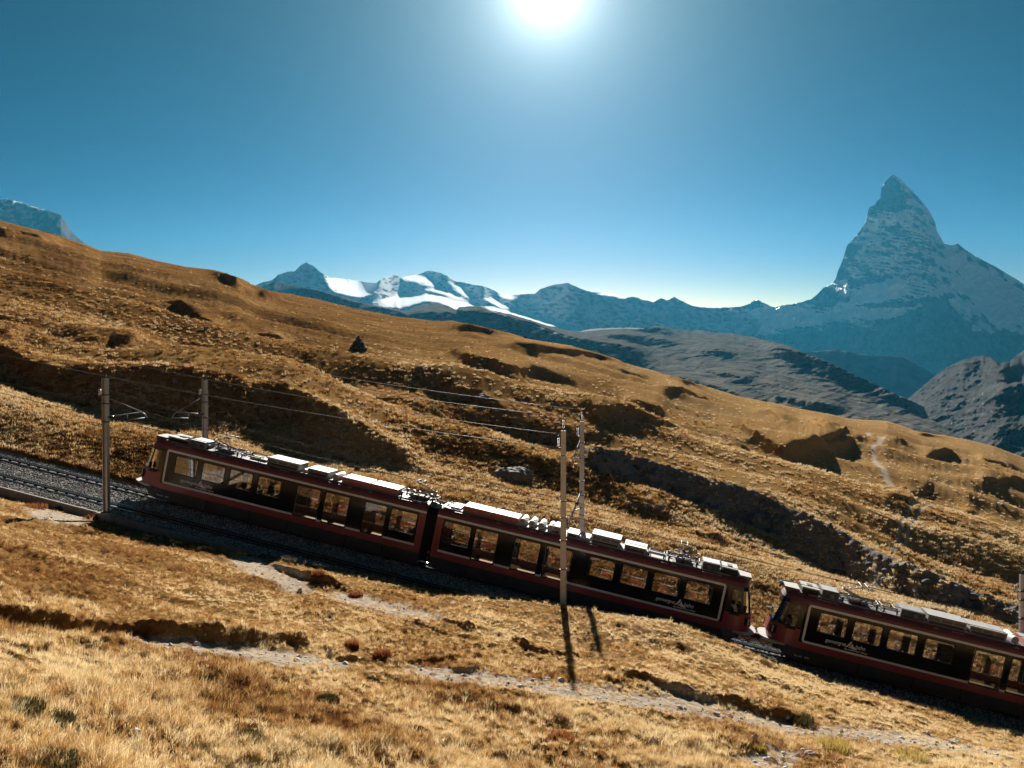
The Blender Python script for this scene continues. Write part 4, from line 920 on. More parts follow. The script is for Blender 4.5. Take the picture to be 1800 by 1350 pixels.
# the small mountain emblem between the words
em = MB()
em.quad([(0, 0, 0), (0.16, 0.20, 0), (0.25, 0.36, 0), (0.30, 0.38, 0), (0.33, 0.30, 0), (0.25, 0.16, 0), (0.14, 0.03, 0)])
em.quad([(0.18, 0.0, 0), (0.30, 0.15, 0), (0.36, 0.27, 0), (0.46, 0.12, 0), (0.60, 0.03, 0), (0.66, -0.04, 0), (0.40, -0.03, 0), (0.30, 0.02, 0)])
EMB = em.mesh('emblem'); EMB.materials.append(white_letter)
def roof_item(kind, t0, t1, h1, y0=-0.74, y1=0.74, h0=3.90):
    b = MB(); c = ((t0 + t1) / 2, (y0 + y1) / 2, (h0 + h1) / 2); d = (t1 - t0, y1 - y0, h1 - h0)
    ms = None; nm = 'roof_box'
    if kind == 'big':
        b.box((c[0], c[1], c[2] - 0.02), (d[0], d[1], d[2] - 0.04), 0); b.box((c[0], c[1], h1), (d[0] + 0.05, d[1] + 0.08, 0.035), 1)
        b.box((c[0], y0 - 0.01, h0 + 0.08), (d[0] - 0.2, 0.04, 0.10), 2)
        for k in range(3): b.box((t0 + d[0] * (k + 0.5) / 3, y0 - 0.012, c[2] + 0.04), (d[0] / 3 - 0.12, 0.02, d[2] * 0.4), 3)
        ms = [alu, white_paint, dark_metal, grey_deck]
    elif kind == 'pink':
        b.box((c[0], c[1], c[2]), (d[0], d[1], d[2]), 0); b.box((c[0], c[1], h1 + 0.01), (d[0] - 0.06, d[1] + 0.03, 0.03), 1)
        for k in range(3): b.box((t0 + d[0] * (k + 0.5) / 3, y0 - 0.008, c[2] - 0.03), (0.04, 0.02, d[2] * 0.8), 2)
        ms = [pink_box, white_paint, alu]; nm = 'roof_cover'
    elif kind == 'ac':
        b.box((c[0], c[1], c[2] - 0.04), (d[0] * 0.96, d[1] * 0.96, d[2] - 0.08), 0); b.box((c[0], c[1], h1 - 0.02), (d[0], d[1], 0.07), 1)
        b.box((c[0], c[1], h1 + 0.03), (d[0] * 0.3, d[1] * 0.35, 0.05), 0); ms = [black_rubber, white_paint]; nm = 'cooling_unit'
    elif kind == 'louver':
        b.box((c[0], c[1] + 0.06, c[2]), (d[0], d[1] - 0.12, d[2]), 0)
        for k in range(5): b.box((c[0], y0 + 0.03, h0 + d[2] * (k + 0.5) / 5), (d[0] * 0.96, 0.09, 0.022), 1, Matrix.Rotation(-0.5, 3, 'X'))
        b.box((c[0], c[1], h1 + 0.015), (d[0] + 0.03, d[1] * 0.9, 0.03), 1); b.box((c[0] - d[0] * 0.1, y0 - 0.04, c[2] - 0.03), (0.25, 0.06, d[2] * 0.7), 2)
        for s_ in (t0, t1): b.box((s_, c[1], c[2]), (0.04, d[1], d[2] + 0.06), 1)
        ms = [dark_metal, alu, grey_deck]; nm = 'resistor_grid'
    elif kind == 'plate':
        b.box((c[0], c[1], c[2]), d, 0); b.box((c[0], y0 - 0.02, h0 + 0.03), (d[0], 0.03, 0.05), 1); ms = [white_paint, alu]; nm = 'roof_plate'
    elif kind == 'rods':
        for y in (y0, y0 + 0.4, y1): b.tube([(t0, y, h1), (t1, y, h1)], 0.035, 6, 0)
        for t in (t0 + 0.1, t1 - 0.1):
            for y in (y0, y1): b.tube([(t, y, h0), (t, y, h1)], 0.045, 6, 1)
            b.tube([(t, y0, h1), (t, y1, h1)], 0.025, 5, 0)
        ms = [white_paint, ceramic]; nm = 'busbar'
    elif kind == 'cyl':
        r = d[2] / 2
        b.tube([(c[0], y0, h0 + r), (c[0], y0 + 0.06, h0 + r), (c[0], y1, h0 + r)], r, 14, 0); b.tube([(c[0], y0 - 0.05, h0 + r), (c[0], y0, h0 + r)], r * 0.6, 10, 1); b.box((c[0], c[1], h0 + 0.03), (r * 1.7, d[1] * 0.8, 0.06), 1)
        ms = [white_paint, alu]; nm = 'air_tank'
    elif kind == 'head':
        b.quad([(t0, y0, h0), (t1, y0 * 0.9, h0 - 0.25), (t1, y1 * 0.9, h0 - 0.25), (t0, y1, h0)], 0)
        b.quad([(t0, y0, h1), (t1 + 0.12, y0 * 0.8, h1 - 0.02), (t1 + 0.12, y1 * 0.8, h1 - 0.02), (t0, y1, h1)], 1)
        for y, s_ in ((y0, -1), (y1, 1)): b.quad([(t0, y, h0), (t1, y * 0.9, h0 - 0.25), (t1 + 0.12, y * 0.8, h1 - 0.02), (t0, y, h1)], 0)
        b.quad([(t1, y0 * 0.9, h0 - 0.25), (t1, y1 * 0.9, h0 - 0.25), (t1 + 0.12, y1 * 0.8, h1 - 0.02), (t1 + 0.12, y0 * 0.8, h1 - 0.02)], 0)
        b.quad([(t0, y0, h0), (t0, y1, h0), (t0, y1, h1), (t0, y0, h1)], 0); ms = [roof_red, white_paint]; nm = 'roof_cap'
    return nm, b, ms
def pantograph_parts(t0, t1, up, lean=1):
    """base frame with insulators, lower arm, upper arm, collector head"""
    base, low, upm, head = MB(), MB(), MB(), MB(); L = t1 - t0; z0 = 4.12
    for y in (-0.62, 0.62):
        base.tube([(t0, y, z0), (t1, y, z0)], 0.035, 6, 0)
        for t in (t0 + 0.15, (t0 + t1) / 2, t1 - 0.15): base.tube([(t, y, 3.9), (t, y, z0)], 0.06, 8, 1)
        for k in range(6): base.box((t0 + L * (k + 0.5) / 6, y, z0 + 0.03), (0.12, 0.1, 0.06), 0)
    for t in (t0, t0 + L * 0.35, t0 + L * 0.7, t1): base.tube([(t, -0.62, z0), (t, 0.62, z0)], 0.03, 6, 0)
    for y in (-0.3, 0.0, 0.3): base.tube([(t0 + 0.2, y, z0 + 0.05), (t1 - 0.3, y, z0 + 0.02)], 0.022, 5, 0)
    base.box((t0 + L * 0.52, 0, 4.02), (L * 0.5, 0.8, 0.12), 2)
    tb, tk, th = (t0 + L * 0.30, t0 + L * 0.92, t0 + L * 0.45) if lean > 0 else (t0 + L * 0.70, t0 + L * 0.08, t0 + L * 0.55)
    zk, zh = z0 + (up - z0) * 0.45, up - 0.07
    for y in (-0.28, 0.28): low.tube([(tb, y, z0), (tk, y * 0.9, zk)], 0.034, 6, 0)
    low.tube([(tk, -0.3, zk), (tk, 0.3, zk)], 0.03, 6, 0); low.tube([(tb + 0.3 * lean, 0, z0), (tk - 0.05 * lean, 0, zk - 0.05)], 0.018, 5, 0)
    for y in (-0.26, 0.26): upm.tube([(tk, y, zk), (th, y * 1.5, zh)], 0.024, 6, 0)
    for f in (0.35, 0.7): upm.tube([(tk + (th - tk) * f, -0.3, zk + (zh - zk) * f), (tk + (th - tk) * f, 0.3, zk + (zh - zk) * f)], 0.016, 5, 0)
    upm.tube([(tk, -0.26, zk), (th, 0.39, zh)], 0.014, 5, 0)
    for dt in (-0.17, 0.17):
        head.tube([(th + dt, -0.78, up - 0.14), (th + dt, -0.6, up - 0.03), (th + dt, -0.5, up), (th + dt, 0.5, up), (th + dt, 0.6, up - 0.03), (th + dt, 0.78, up - 0.14)], 0.03, 6, 0)
    for y in (-0.42, 0.42): head.tube([(th - 0.2, y, up - 0.05), (th + 0.2, y, up - 0.05)], 0.025, 5, 0); head.tube([(th, y, up - 0.12), (th, y, up - 0.04)], 0.03, 5, 1)
    return [('pantograph_base', base, [alu, ceramic, grey_deck]), ('lower_arm', low, [alu]), ('upper_arm', upm, [alu]), ('collector_head', head, [white_paint, mat('green_insulator', (0.03, 0.12, 0.07), 0.4) if 'green_insulator' not in MATS else MATS['green_insulator']])]
ROOF_1 = [('head', 17.95, 18.62, 4.02, -0.72, 0.72), ('ac', 16.45, 17.85, 4.16), ('louver', 15.30, 16.35, 4.24), ('rods', 11.5, 12.85, 4.10), ('plate', 11.3, 12.4, 4.02, -0.3, 0.7), ('big', 8.95, 11.05, 4.30), ('cyl', 8.35, 8.8, 4.12, -0.74, -0.1), ('big', 7.0, 8.35, 4.24), ('cyl', 6.28, 6.82, 4.26), ('pink', 4.32, 6.08, 4.20), ('pink', 2.52, 4.22, 4.20)]
ROOF_2 = [('head', 17.95, 18.62, 4.02, -0.72, 0.72), ('ac', 17.0, 17.9, 4.26), ('louver', 15.92, 16.88, 4.26), ('rods', 12.75, 13.8, 4.06), ('big', 11.4, 12.65, 4.20), ('big', 9.45, 11.1, 4.38), ('plate', 8.75, 9.35, 4.06), ('big', 8.0, 8.65, 4.10), ('big', 7.18, 7.62, 4.28)] + [('cyl', 5.04 + 0.56 * k, 5.54 + 0.56 * k, 4.28) for k in range(4)] + [('pink', 3.42, 5.0, 4.20), ('pink', 1.65, 3.34, 4.20), ('plate', 0.9, 1.5, 4.0)]
ROOF_3 = [('head', 17.95, 18.62, 4.02, -0.72, 0.72), ('ac', 16.9, 17.85, 4.22), ('louver', 15.85, 16.75, 4.28), ('rods', 12.6, 13.5, 4.12), ('louver', 11.25, 12.5, 4.26), ('big', 9.1, 11.1, 4.34), ('big', 7.0, 8.9, 4.28), ('cyl', 6.28, 6.82, 4.26), ('pink', 4.32, 6.08, 4.20), ('pink', 2.52, 4.22, 4.20)]
# trucks under the car
def truck_mesh():
    b = MB(); b.box((0, 0, 0.42), (2.6, 1.5, 0.22), 0)
    for x in (-0.9, 0.9):
        for y in (-0.5, 0.5): b.tube([(x, y - 0.06, 0.34), (x, y + 0.06, 0.34)], 0.34, 18, 1)
        b.tube([(x, -0.6, 0.34), (x, 0.6, 0.34)], 0.06, 8, 0)
    me = b.mesh('wheel_truck'); me.materials.append(black_rubber); me.materials.append(rail_steel); return me
TRUCK = truck_mesh()
def obj(name, me, parent, loc=(0, 0, 0), rz=0.0):
    o = bpy.data.objects.new(name, me); col.objects.link(o); o.parent = parent; o.location = loc
    if rz: o.rotation_euler = (0, 0, rz)
    return o
RX = Matrix.Rotation(R(90), 4, 'X')
def make_car(train, d, roof, pantos, number=True):
    body = obj('car_body', CAR_ME[d][0], train)
    obj('windscreen', CAR_ME[d][1], body); obj('cab_window', CAR_ME[d][2], body); obj('cab_window', CAR_ME[d][3], body)
    obj('silver_frame', STRIPE[d], body); obj('bumper_lip', LIP[d], body); obj('handrail', RAILS_ME[d], body); obj('roof_step', STEPS[d], body)
    for me in LAMPS[d]: obj('headlight', me, body)
    for sy in (-1, 1): obj('mirror', mirror_mesh(d, sy), body)
    for kind, t0, t1, h0, h1 in W_OPEN:
        nm = {'win': 'window', 'wide': 'window', 'tall': 'tall_window', 'door': 'door_leaf'}[kind]
        obj(nm, PANES[kind], body, (d * (t0 + t1) / 2, -(HW - 0.012), (h0 + h1) / 2)); obj(nm, PANES.get(kind + '_far', PANES[kind]), body, (d * (t0 + t1) / 2, HW - 0.012, (FAR_H0.get(kind, h0) + h1) / 2), R(180))
    for k, t in enumerate((9.75, 10.9, 11.65, 12.8, 13.5, 14.65, 15.35, 16.5, 1.3)):
        for y in (-0.75, 0.75): obj('seat', SEAT[1 if k % 2 else -1], body, (d * t, y, 0))
    # lettering on both flanks: reads left to right from either side
    for sy in (-1, 1):
        right = 1 if sy < 0 else -1
        c = 14.95 * d
        for key, off, h in (('g', -1.22, 1.66), ('b', 0.40, 1.66), ('s', -0.18, 1.49)):
            o = bpy.data.objects.new('lettering', TXT[key]); col.objects.link(o); o.parent = body
            o.matrix_local = Matrix.Translation((c + right * off, sy * (HW + 0.004), h)) @ Matrix.Rotation(0 if sy < 0 else R(180), 4, 'Z') @ RX
        o = bpy.data.objects.new('emblem', EMB); col.objects.link(o); o.parent = body
        o.matrix_local = Matrix.Translation((c + right * -0.15, sy * (HW + 0.004), 1.62)) @ Matrix.Rotation(0 if sy < 0 else R(180), 4, 'Z') @ RX
        o = bpy.data.objects.new('lettering', TXT['n']); col.objects.link(o); o.parent = body
        o.matrix_local = Matrix.Translation((17.1 * d - right * 0.5, sy * (HW - 0.025), 0.45)) @ Matrix.Rotation(0 if sy < 0 else R(180), 4, 'Z') @ RX
    for it in roof:
        nm, b, ms = roof_item(*it); flipped(b, d).build(nm, ms, train)
    for t0, t1, up, lean in pantos:
        pr = pantograph_parts(t0, t1, up, lean); par = None
        for nm, b, ms in pr:
            o = flipped(b, d).build(nm, ms, par or train)
            if par is None: par = o; o.name = 'pantograph'
    for t in (3.2, 14.6): obj('wheel_truck', TRUCK, train, (d * t, 0, 0))
    cb = MB(); cb.tube([(d * 18.5, 0, 0.72), (d * 19.62, 0, 0.72)], 0.09, 8, 0); cb.box((d * 19.55, 0, 0.72), (0.3, 0.34, 0.28), 0); cb.tube([(d * 18.6, 0.5, 0.8), (d * 19.2, 0.5, 0.45), (d * 19.6, 0.3, 0.62)], 0.03, 5, 0); cb.tube([(d * 18.6, -0.5, 0.8), (d * 19.2, -0.5, 0.42), (d * 19.6, -0.3, 0.62)], 0.03, 5, 0)
    cb.build('coupler', black_rubber, train)
    return body
def make_train(s_joint, cars, label):
    tr = track_empty('rack_train', s_joint, 1.33); tag(tr, label, 'train', 'red rack railway trains')
    for args in cars: make_car(tr, *args)
    bl = MB(); nfold = 9
    prof = [(-1.12, 0.42), (1.12, 0.42), (1.2, 3.3), (1.0, 3.78), (-1.0, 3.78), (-1.2, 3.3)]
    for k in range(nfold * 2 + 1):
        x = -CAR0 + 2 * CAR0 * k / (nfold * 2); sc_ = 1.0 if k % 2 == 0 else 0.965
        if k: 
            for j in range(6):
                a_, b_ = prof[j], prof[(j + 1) % 6]
                bl.quad([(px, a_[0] * ps, (a_[1] - 2) * ps + 2), (px, b_[0] * ps, (b_[1] - 2) * ps + 2), (x, b_[0] * sc_, (b_[1] - 2) * sc_ + 2), (x, a_[0] * sc_, (a_[1] - 2) * sc_ + 2)])
        px, ps = x, sc_
    bl.build('bellows', black_rubber, tr)
    for y in (-0.7, -0.3, 0.35):
        ca = MB(); ca.tube([(-0.9, y, 3.95), (-0.3, y, 4.1), (0.3, y, 4.05), (0.9, y, 3.95)], 0.03, 5); ca.build('jumper_cable', black_rubber, tr)
    for y in (-1.25, 1.25):
        for h in (0.75, 1.1): ca = MB(); ca.box((0.2, y, h), (0.08, 0.1, 0.12)); ca.build('joint_bolt', alu, tr)
    ca = MB()
    for k in range(7): ca.box((-0.3 + 0.1 * k, -0.75 + 0.07 * (k % 3), 3.93 + 0.05 * (k % 2)), (0.12, 0.1, 0.1))
    ca.build('plug_row', dark_metal, tr)
    return tr
make_train(-5.335, [(-1, ROOF_1, [(12.95, 15.25, 4.90, 1), (0.15, 2.4, 4.92, -1)]), (1, ROOF_2, [(13.85, 15.75, 4.95, 1)])], 'dark red articulated train, complete in view, its two cars joined by black bellows')
make_train(34.0, [(-1, ROOF_3, [(13.6, 15.75, 4.95, 1)]), (1, ROOF_2, [])], 'dark red train following behind, cut off by the right edge of the view')
print('trains', round(time.time() - T0, 1))

# ------------------------------------------------------------------ overhead line: poles, brackets, wires
def px_of(p):
    return pix(p[0] / p[1], p[2] / p[1])
def make_pole(name, px, top_y, wl, height_extra, style, arm, label, base_h=-0.2, group='overhead line poles along the tracks'):
    s_, h_ = inv_w(px, top_y, wl); top = Vector(T(s_, wl, h_))
    hh = h_ - base_h
    # the pole itself stands plumb: find its foot under the top
    n = Vector(UP); foot_z = None
    fs = s_
    for _ in range(20):
        f_ = T(fs, wl, base_h); fs += (top.x - f_[0]) / A[0]
    foot = Vector(T(fs, wl, base_h)); H = top.z - foot.z
    e = empty(name, (top.x, top.y, foot.z)); e.rotation_euler = (0, 0, YAW); tag(e, label, 'pole', group)
    p = MB()
    if style == 'steel':
        w0, w1 = 0.30, 0.24
        for sx in (-1, 1): p.box((sx * 0.5 * w0 * 0.9, 0, H / 2), (0.035, 0.26, H), 0)
        p.box((0, 0, H / 2), (w0 * 0.9, 0.03, H), 0)
        p.build('post', pole_steel, e)
        f = MB(); f.box((0, 0, -0.18), (0.95, 0.85, 0.5), 0, taper=0.92); f.box((0, 0, 0.09), (0.45, 0.42, 0.04), 1); f.build('footing', [concrete, dark_metal], e)
        cl = MB()
        for z in (H - 0.95, H - 1.45, H - 2.5): cl.box((0, 0, z), (0.36, 0.32, 0.06))
        cl.build('clamp', dark_metal, e)
        ins = MB(); ins.box((-0.30, 0, H - 0.98), (0.36, 0.05, 0.05), 1); ins.tube([(-0.36, 0, H - 0.98), (-0.36, 0, H - 0.90), (-0.36, 0, H - 0.62)], 0.075, 8, 0); ins.build('insulator', [white_ceramic, dark_metal], e)
        ins = MB(); ins.tube([(0.0, 0, H), (0.0, 0, H + 0.22)], 0.05, 8, 0); ins.build('insulator', [ceramic, dark_metal], e)
    else:
        b = MB(); n_ = 8; 
        for z0_, z1_, r0, r1 in ((0, H, 0.19, 0.145),):
            b.box((0, 0, H / 2), (0.31, 0.31, H), 0, taper=0.78)
        b.build('post', mat('weathered_concrete_post', (0.62, 0.61, 0.59), 0.8, var=0.18, scale=2.5, bump=0.4) if 'weathered_concrete_post' not in MATS else MATS['weathered_concrete_post'], e)
        cl = MB()
        for z in (H * 0.33, H * 0.47, H * 0.58, H * 0.66, H * 0.88): cl.box((0, 0, z), (0.35 - 0.07 * z / H, 0.35 - 0.07 * z / H, 0.035))
        cl.build('clamp', dark_metal, e)
        for (ox, z0_, z1_) in ((0.0, H, H + 0.72), (-0.27, H - 0.95, H - 0.25)):
            i_ = MB(); i_.tube([(ox, 0, z0_), (ox, 0, z1_)], 0.022, 6, 1)
            for k in range(6): i_.tube([(ox, 0, z0_ + 0.12 + k * 0.075), (ox, 0, z0_ + 0.16 + k * 0.075)], 0.095, 8, 0, r2=0.06)
            if ox: i_.box((ox / 2, 0, z0_ + 0.05), (abs(ox), 0.05, 0.05), 1)
            i_.build('insulator', [ceramic, dark_metal], e)
        f = MB(); f.box((0, 0, -0.1), (0.8, 0.8, 0.4), 0); f.build('footing', concrete, e)
    # bracket to the wire over the track
    if arm:
        dw, ds, zt, zw = arm          # reach across the track, along it, heights at the pole below its top, and of the wire end
        ar = MB(); ex, ey = ds, dw
        zr = H - 2.05
        ar.tube([(0.1 * np.sign(ds), 0, zr - 0.2), (ex * 0.35, ey * 0.35, zr - 0.12), (ex * 0.92, ey * 0.92, zr + 0.02), (ex, ey, zr - 0.10), (ex * 1.06, ey * 1.06, zr - 0.35)], 0.035, 7, 0)
        ar.tube([(0.1 * np.sign(ds), 0, zr + 0.95), (ex * 0.9, ey * 0.9, zr + 0.06)], 0.026, 6, 0)
        ar.tube([(ex * 1.0, ey * 1.0, zr - 0.33), (ex * 0.55, ey * 0.55, zr - 0.42)], 0.03, 6, 0)
        ar.tube([(ex * 0.55, ey * 0.55, zr - 0.36), (ex * 0.55, ey * 0.55, zr - 0.12)], 0.02, 5, 0)
        ar.tube([(0.12 * np.sign(ds), 0, zr - 0.2), (ex * 0.22, ey * 0.22, zr - 0.15)], 0.06, 7, 1)
        ar.build('bracket_arm', [alu, ceramic], e)
    return e, top, H
pA = make_pole('overhead_pole', 185, 665, -4.75, 0, 'steel', (2.1, 1.15, 0, 0), 'grey steel pole standing alone in front of the near track at the left', base_h=0.02)
pB = make_pole('overhead_pole', 360, 668, 3.6, 0, 'steel', (-2.1, -1.0, 0, 0), 'grey steel pole rising behind the front car of the train')
pC = make_pole('overhead_pole', 990.5, 757, -5.0, 0, 'conc', None, 'tall pale pole on the grass bank in front of the train')
pD = make_pole('overhead_pole', 1023, 741, 3.6, 0, 'conc', (-2.3, -0.3, 0, 0), 'tall pale pole behind the train, close beside the pole in front of it')
pE = make_pole('overhead_pole', 1798, 1010, 3.6, 0, 'steel', None, 'grey steel pole behind the second train at the right edge')
# the cantilever of the tall rear pole reaches down over the train
ca = MB(); H = pD[2]
ca.tube([(0, -0.05, H - 4.2), (-0.25, -1.0, H - 5.0), (-0.5, -2.1, H - 5.75)], 0.06, 7, 0); ca.tube([(0, -0.05, H - 5.3), (-0.45, -1.9, H - 5.3)], 0.04, 6, 0)
ca.tube([(-0.2, -0.8, H - 4.85), (-0.24, -0.95, H - 5.0)], 0.10, 8, 1); ca.build('bracket_arm', [white_paint, ceramic], pD[0])
def wire(p0, p1, sag, r, label, group):
    b = MB(); n = 21; pts = []
    for k in range(n):
        f = k / (n - 1); p = Vector(p0).lerp(Vector(p1), f); p.z -= 4 * sag * f * (1 - f); pts.append(p)
    b.tube(pts, r, 5); return tag(b.build('overhead_wire', wire_m), label, 'wire', group)
GW = 'overhead wires along the railway'
sA = inv_w(185, 665, -4.75)[0]; sC_ = inv_w(990, 757, -5.0)[0]
for (w_, h_, lab) in ((1.33, 4.93, 'contact wire just above the train roofs'), (1.33, 5.85, 'carrier wire a metre above the train roofs'), (-2.67, 5.0, 'contact wire over the empty near track'), (-2.67, 5.95, 'carrier wire over the empty near track')):
    for a_, b_, sl_ in ((-50, -24.0, ', left of the left pole pair'), (-24.0, 2.0, ', between left pole pair and tall poles'), (2.0, 29, ', right of the tall poles')):
        wire(T(a_, w_, h_), T(b_, w_, h_), 0.02 if h_ < 5.5 else 0.35, 0.016 if h_ < 5.5 else 0.014, lab + sl_, GW)
for (pt, w_, dh, lab) in ((pA, -4.75, 0.2, 'upper feeder wire from the front left pole to the tall bank pole'), (pA, -5.1, -0.62, 'lower feeder wire from the front left pole to the tall bank pole')):
    p0 = Vector(pt[1]) + Vector((0, 0, dh)); q = Vector(T(sC_, w_, 7.3 + dh)); wire(p0, q, 0.35, 0.014, lab, GW)
for (pt, ox, dh, lab) in ((pC, 0, 0.72, 'high wire from the tip of the tall pole on the bank'), (pC, -0.27, -0.9, 'high wire from side insulator of the tall pole on the bank'), (pD, 0, 0.72, 'high wire from the tip of the tall pole behind the train'), (pD, -0.27, -0.9, 'high wire from side insulator of the tall pole behind the train')):
    p0 = Vector(pt[1]) + Vector((ox, 0, dh)); q = p0 - Vector(A) * 62; q.z -= 1.0
    wire(p0, q, 1.3, 0.012, lab + ', uphill', GW)
    q = p0 + Vector(A) * 48; wire(p0, q, 1.0, 0.010, lab + ', downhill', GW)
print('overhead', round(time.time() - T0, 1))

# ------------------------------------------------------------------ grass, gravel, rocks, shrubs
rng = np.random.default_rng(11)
def blade_mat(name, stops, trans=0.55, nscale=0.22, xr=16):
    m = bpy.data.materials.new(name); m.use_nodes = True; t = m.node_tree; t.nodes.clear(); n = t.nodes.new; l = t.links.new
    o = n('ShaderNodeOutputMaterial'); oi = n('ShaderNodeObjectInfo'); tex = n('ShaderNodeTexNoise'); tex.inputs['Scale'].default_value = nscale; tex.inputs['Detail'].default_value = 4
    l(oi.outputs['Location'], tex.inputs['Vector'])
    ad = n('ShaderNodeMath'); ad.operation = 'MULTIPLY_ADD'; l(oi.outputs['Random'], ad.inputs[0]); ad.inputs[1].default_value = 0.30; l(tex.outputs['Fac'], ad.inputs[2])
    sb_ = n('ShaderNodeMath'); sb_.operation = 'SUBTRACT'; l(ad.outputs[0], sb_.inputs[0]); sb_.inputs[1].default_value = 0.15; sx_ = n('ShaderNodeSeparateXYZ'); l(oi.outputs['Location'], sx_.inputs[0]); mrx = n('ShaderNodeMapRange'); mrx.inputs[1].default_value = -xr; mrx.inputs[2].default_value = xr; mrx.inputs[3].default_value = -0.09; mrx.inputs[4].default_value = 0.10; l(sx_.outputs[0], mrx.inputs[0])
    ax_ = n('ShaderNodeMath'); ax_.operation = 'ADD'; l(sb_.outputs[0], ax_.inputs[0]); l(mrx.outputs[0], ax_.inputs[1]); sb_ = ax_      # sun glare painted in: blades go paler to the right, rustier left
    cr = n('ShaderNodeValToRGB'); e = cr.color_ramp.elements
    while len(e) < len(stops): e.new(0.5)
    for i, (p_, c) in enumerate(stops): e[i].position = p_; e[i].color = (*c, 1)
    l(sb_.outputs[0], cr.inputs[0])
    d = n('ShaderNodeBsdfDiffuse'); tr = n('ShaderNodeBsdfTranslucent'); mx = n('ShaderNodeMixShader'); mx.inputs[0].default_value = trans
    l(cr.outputs[0], d.inputs['Color']); l(cr.outputs[0], tr.inputs['Color']); l(d.outputs[0], mx.inputs[1]); l(tr.outputs[0], mx.inputs[2]); l(mx.outputs[0], o.inputs['Surface'])
    MATS[name] = m; return m
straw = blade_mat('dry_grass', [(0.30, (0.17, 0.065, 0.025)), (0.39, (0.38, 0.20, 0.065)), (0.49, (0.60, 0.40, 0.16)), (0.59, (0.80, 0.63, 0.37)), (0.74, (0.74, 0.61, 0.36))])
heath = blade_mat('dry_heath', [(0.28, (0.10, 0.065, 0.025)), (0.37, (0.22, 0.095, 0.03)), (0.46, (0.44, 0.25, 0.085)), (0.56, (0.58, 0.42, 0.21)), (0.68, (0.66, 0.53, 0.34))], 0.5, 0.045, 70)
def tuft_mesh(name, nb, h, r, wd, droop, m, seed):
    rr = random.Random(seed); b = MB()
    for _ in range(nb):
        a = rr.uniform(0, 6.283); q = rr.random() ** 0.6 * r; x, y = q * math.cos(a), q * math.sin(a)
        hh = h * rr.uniform(0.55, 1.1); da = a + rr.uniform(-0.8, 0.8); le = hh * droop * rr.uniform(0.3, 1.2); wa = rr.uniform(0, 3.14)
        wx, wy = math.cos(wa) * wd / 2, math.sin(wa) * wd / 2
        p1 = (x + math.cos(da) * le * 0.35, y + math.sin(da) * le * 0.35, hh * 0.6); p2 = (x + math.cos(da) * le, y + math.sin(da) * le, hh)
        b.quad([(x - wx, y - wy, -0.03), (x + wx, y + wy, -0.03), (p1[0] + wx * .8, p1[1] + wy * .8, p1[2]), (p1[0] - wx * .8, p1[1] - wy * .8, p1[2])])
        b.quad([(p1[0] - wx * .8, p1[1] - wy * .8, p1[2]), (p1[0] + wx * .8, p1[1] + wy * .8, p1[2]), p2])
    me = bpy.data.meshes.new(name); me.from_pydata(b.v, [], b.f); me.materials.append(m); me.update(); return me
def proto_collection(name, meshes):
    c = bpy.data.collections.new(name)
    for k, me in enumerate(meshes): c.objects.link(bpy.data.objects.new(me.name, me))
    return c
def scatter(name, pts, scl, rot, coll, label, cat, tilt=0.15):
    me = bpy.data.meshes.new(name); me.vertices.add(len(pts)); me.vertices.foreach_set('co', np.asarray(pts, np.float32).reshape(-1))
    at = me.attributes.new('scl', 'FLOAT', 'POINT'); at.data.foreach_set('value', np.asarray(scl, np.float32))
    R3 = np.stack([rng.normal(0, tilt, len(pts)), rng.normal(0, tilt, len(pts)), rot], -1)
    at = me.attributes.new('rot', 'FLOAT_VECTOR', 'POINT'); at.data.foreach_set('vector', R3.astype(np.float32).reshape(-1))
    o = link(name, me); tag(o, label, cat, kind='stuff')
    ng = bpy.data.node_groups.new(name, 'GeometryNodeTree'); ng.interface.new_socket('Geometry', in_out='INPUT', socket_type='NodeSocketGeometry'); ng.interface.new_socket('Geometry', in_out='OUTPUT', socket_type='NodeSocketGeometry')
    n = ng.nodes.new; l = ng.links.new
    gi, go = n('NodeGroupInput'), n('NodeGroupOutput'); ci = n('GeometryNodeCollectionInfo'); ci.inputs['Collection'].default_value = coll; ci.inputs['Separate Children'].default_value = True; ci.inputs['Reset Children'].default_value = True
    ip = n('GeometryNodeInstanceOnPoints'); ip.inputs['Pick Instance'].default_value = True
    na = n('GeometryNodeInputNamedAttribute'); na.data_type = 'FLOAT'; na.inputs['Name'].default_value = 'scl'
    nv = n('GeometryNodeInputNamedAttribute'); nv.data_type = 'FLOAT_VECTOR'; nv.inputs['Name'].default_value = 'rot'
    l(gi.outputs[0], ip.inputs['Points']); l(ci.outputs[0], ip.inputs['Instance']); l(nv.outputs['Attribute'], ip.inputs['Rotation']); l(na.outputs['Attribute'], ip.inputs['Scale']); l(ip.outputs[0], go.inputs[0])
    md = o.modifiers.new('scatter', 'NODES'); md.node_group = ng; return o
def sample_grid(G, wgt, n):
    """random points on a terrain grid, evenly spread over what the camera sees, thinned by the weights"""
    nr, nc = G.shape[:2]; ok = (XC > -160) & (XC < 1960); ci0, ci1 = np.where(ok)[0][[0, -1]]
    r = rng.uniform(0, nr - 1.001, n * 3); c = rng.uniform(ci0, ci1 - 1.001, n * 3)
    ri, cj = r.astype(int), c.astype(int); keep = rng.random(len(r)) < wgt[ri, cj]; r, c, ri, cj = [a[keep][:n] for a in (r, c, ri, cj)]
    fr, fc = (r - ri)[:, None], (c - cj)[:, None]
    p = G[ri, cj] * (1 - fr) * (1 - fc) + G[ri + 1, cj] * fr * (1 - fc) + G[ri, cj + 1] * (1 - fr) * fc + G[ri + 1, cj + 1] * fr * fc
    return p, ri, cj
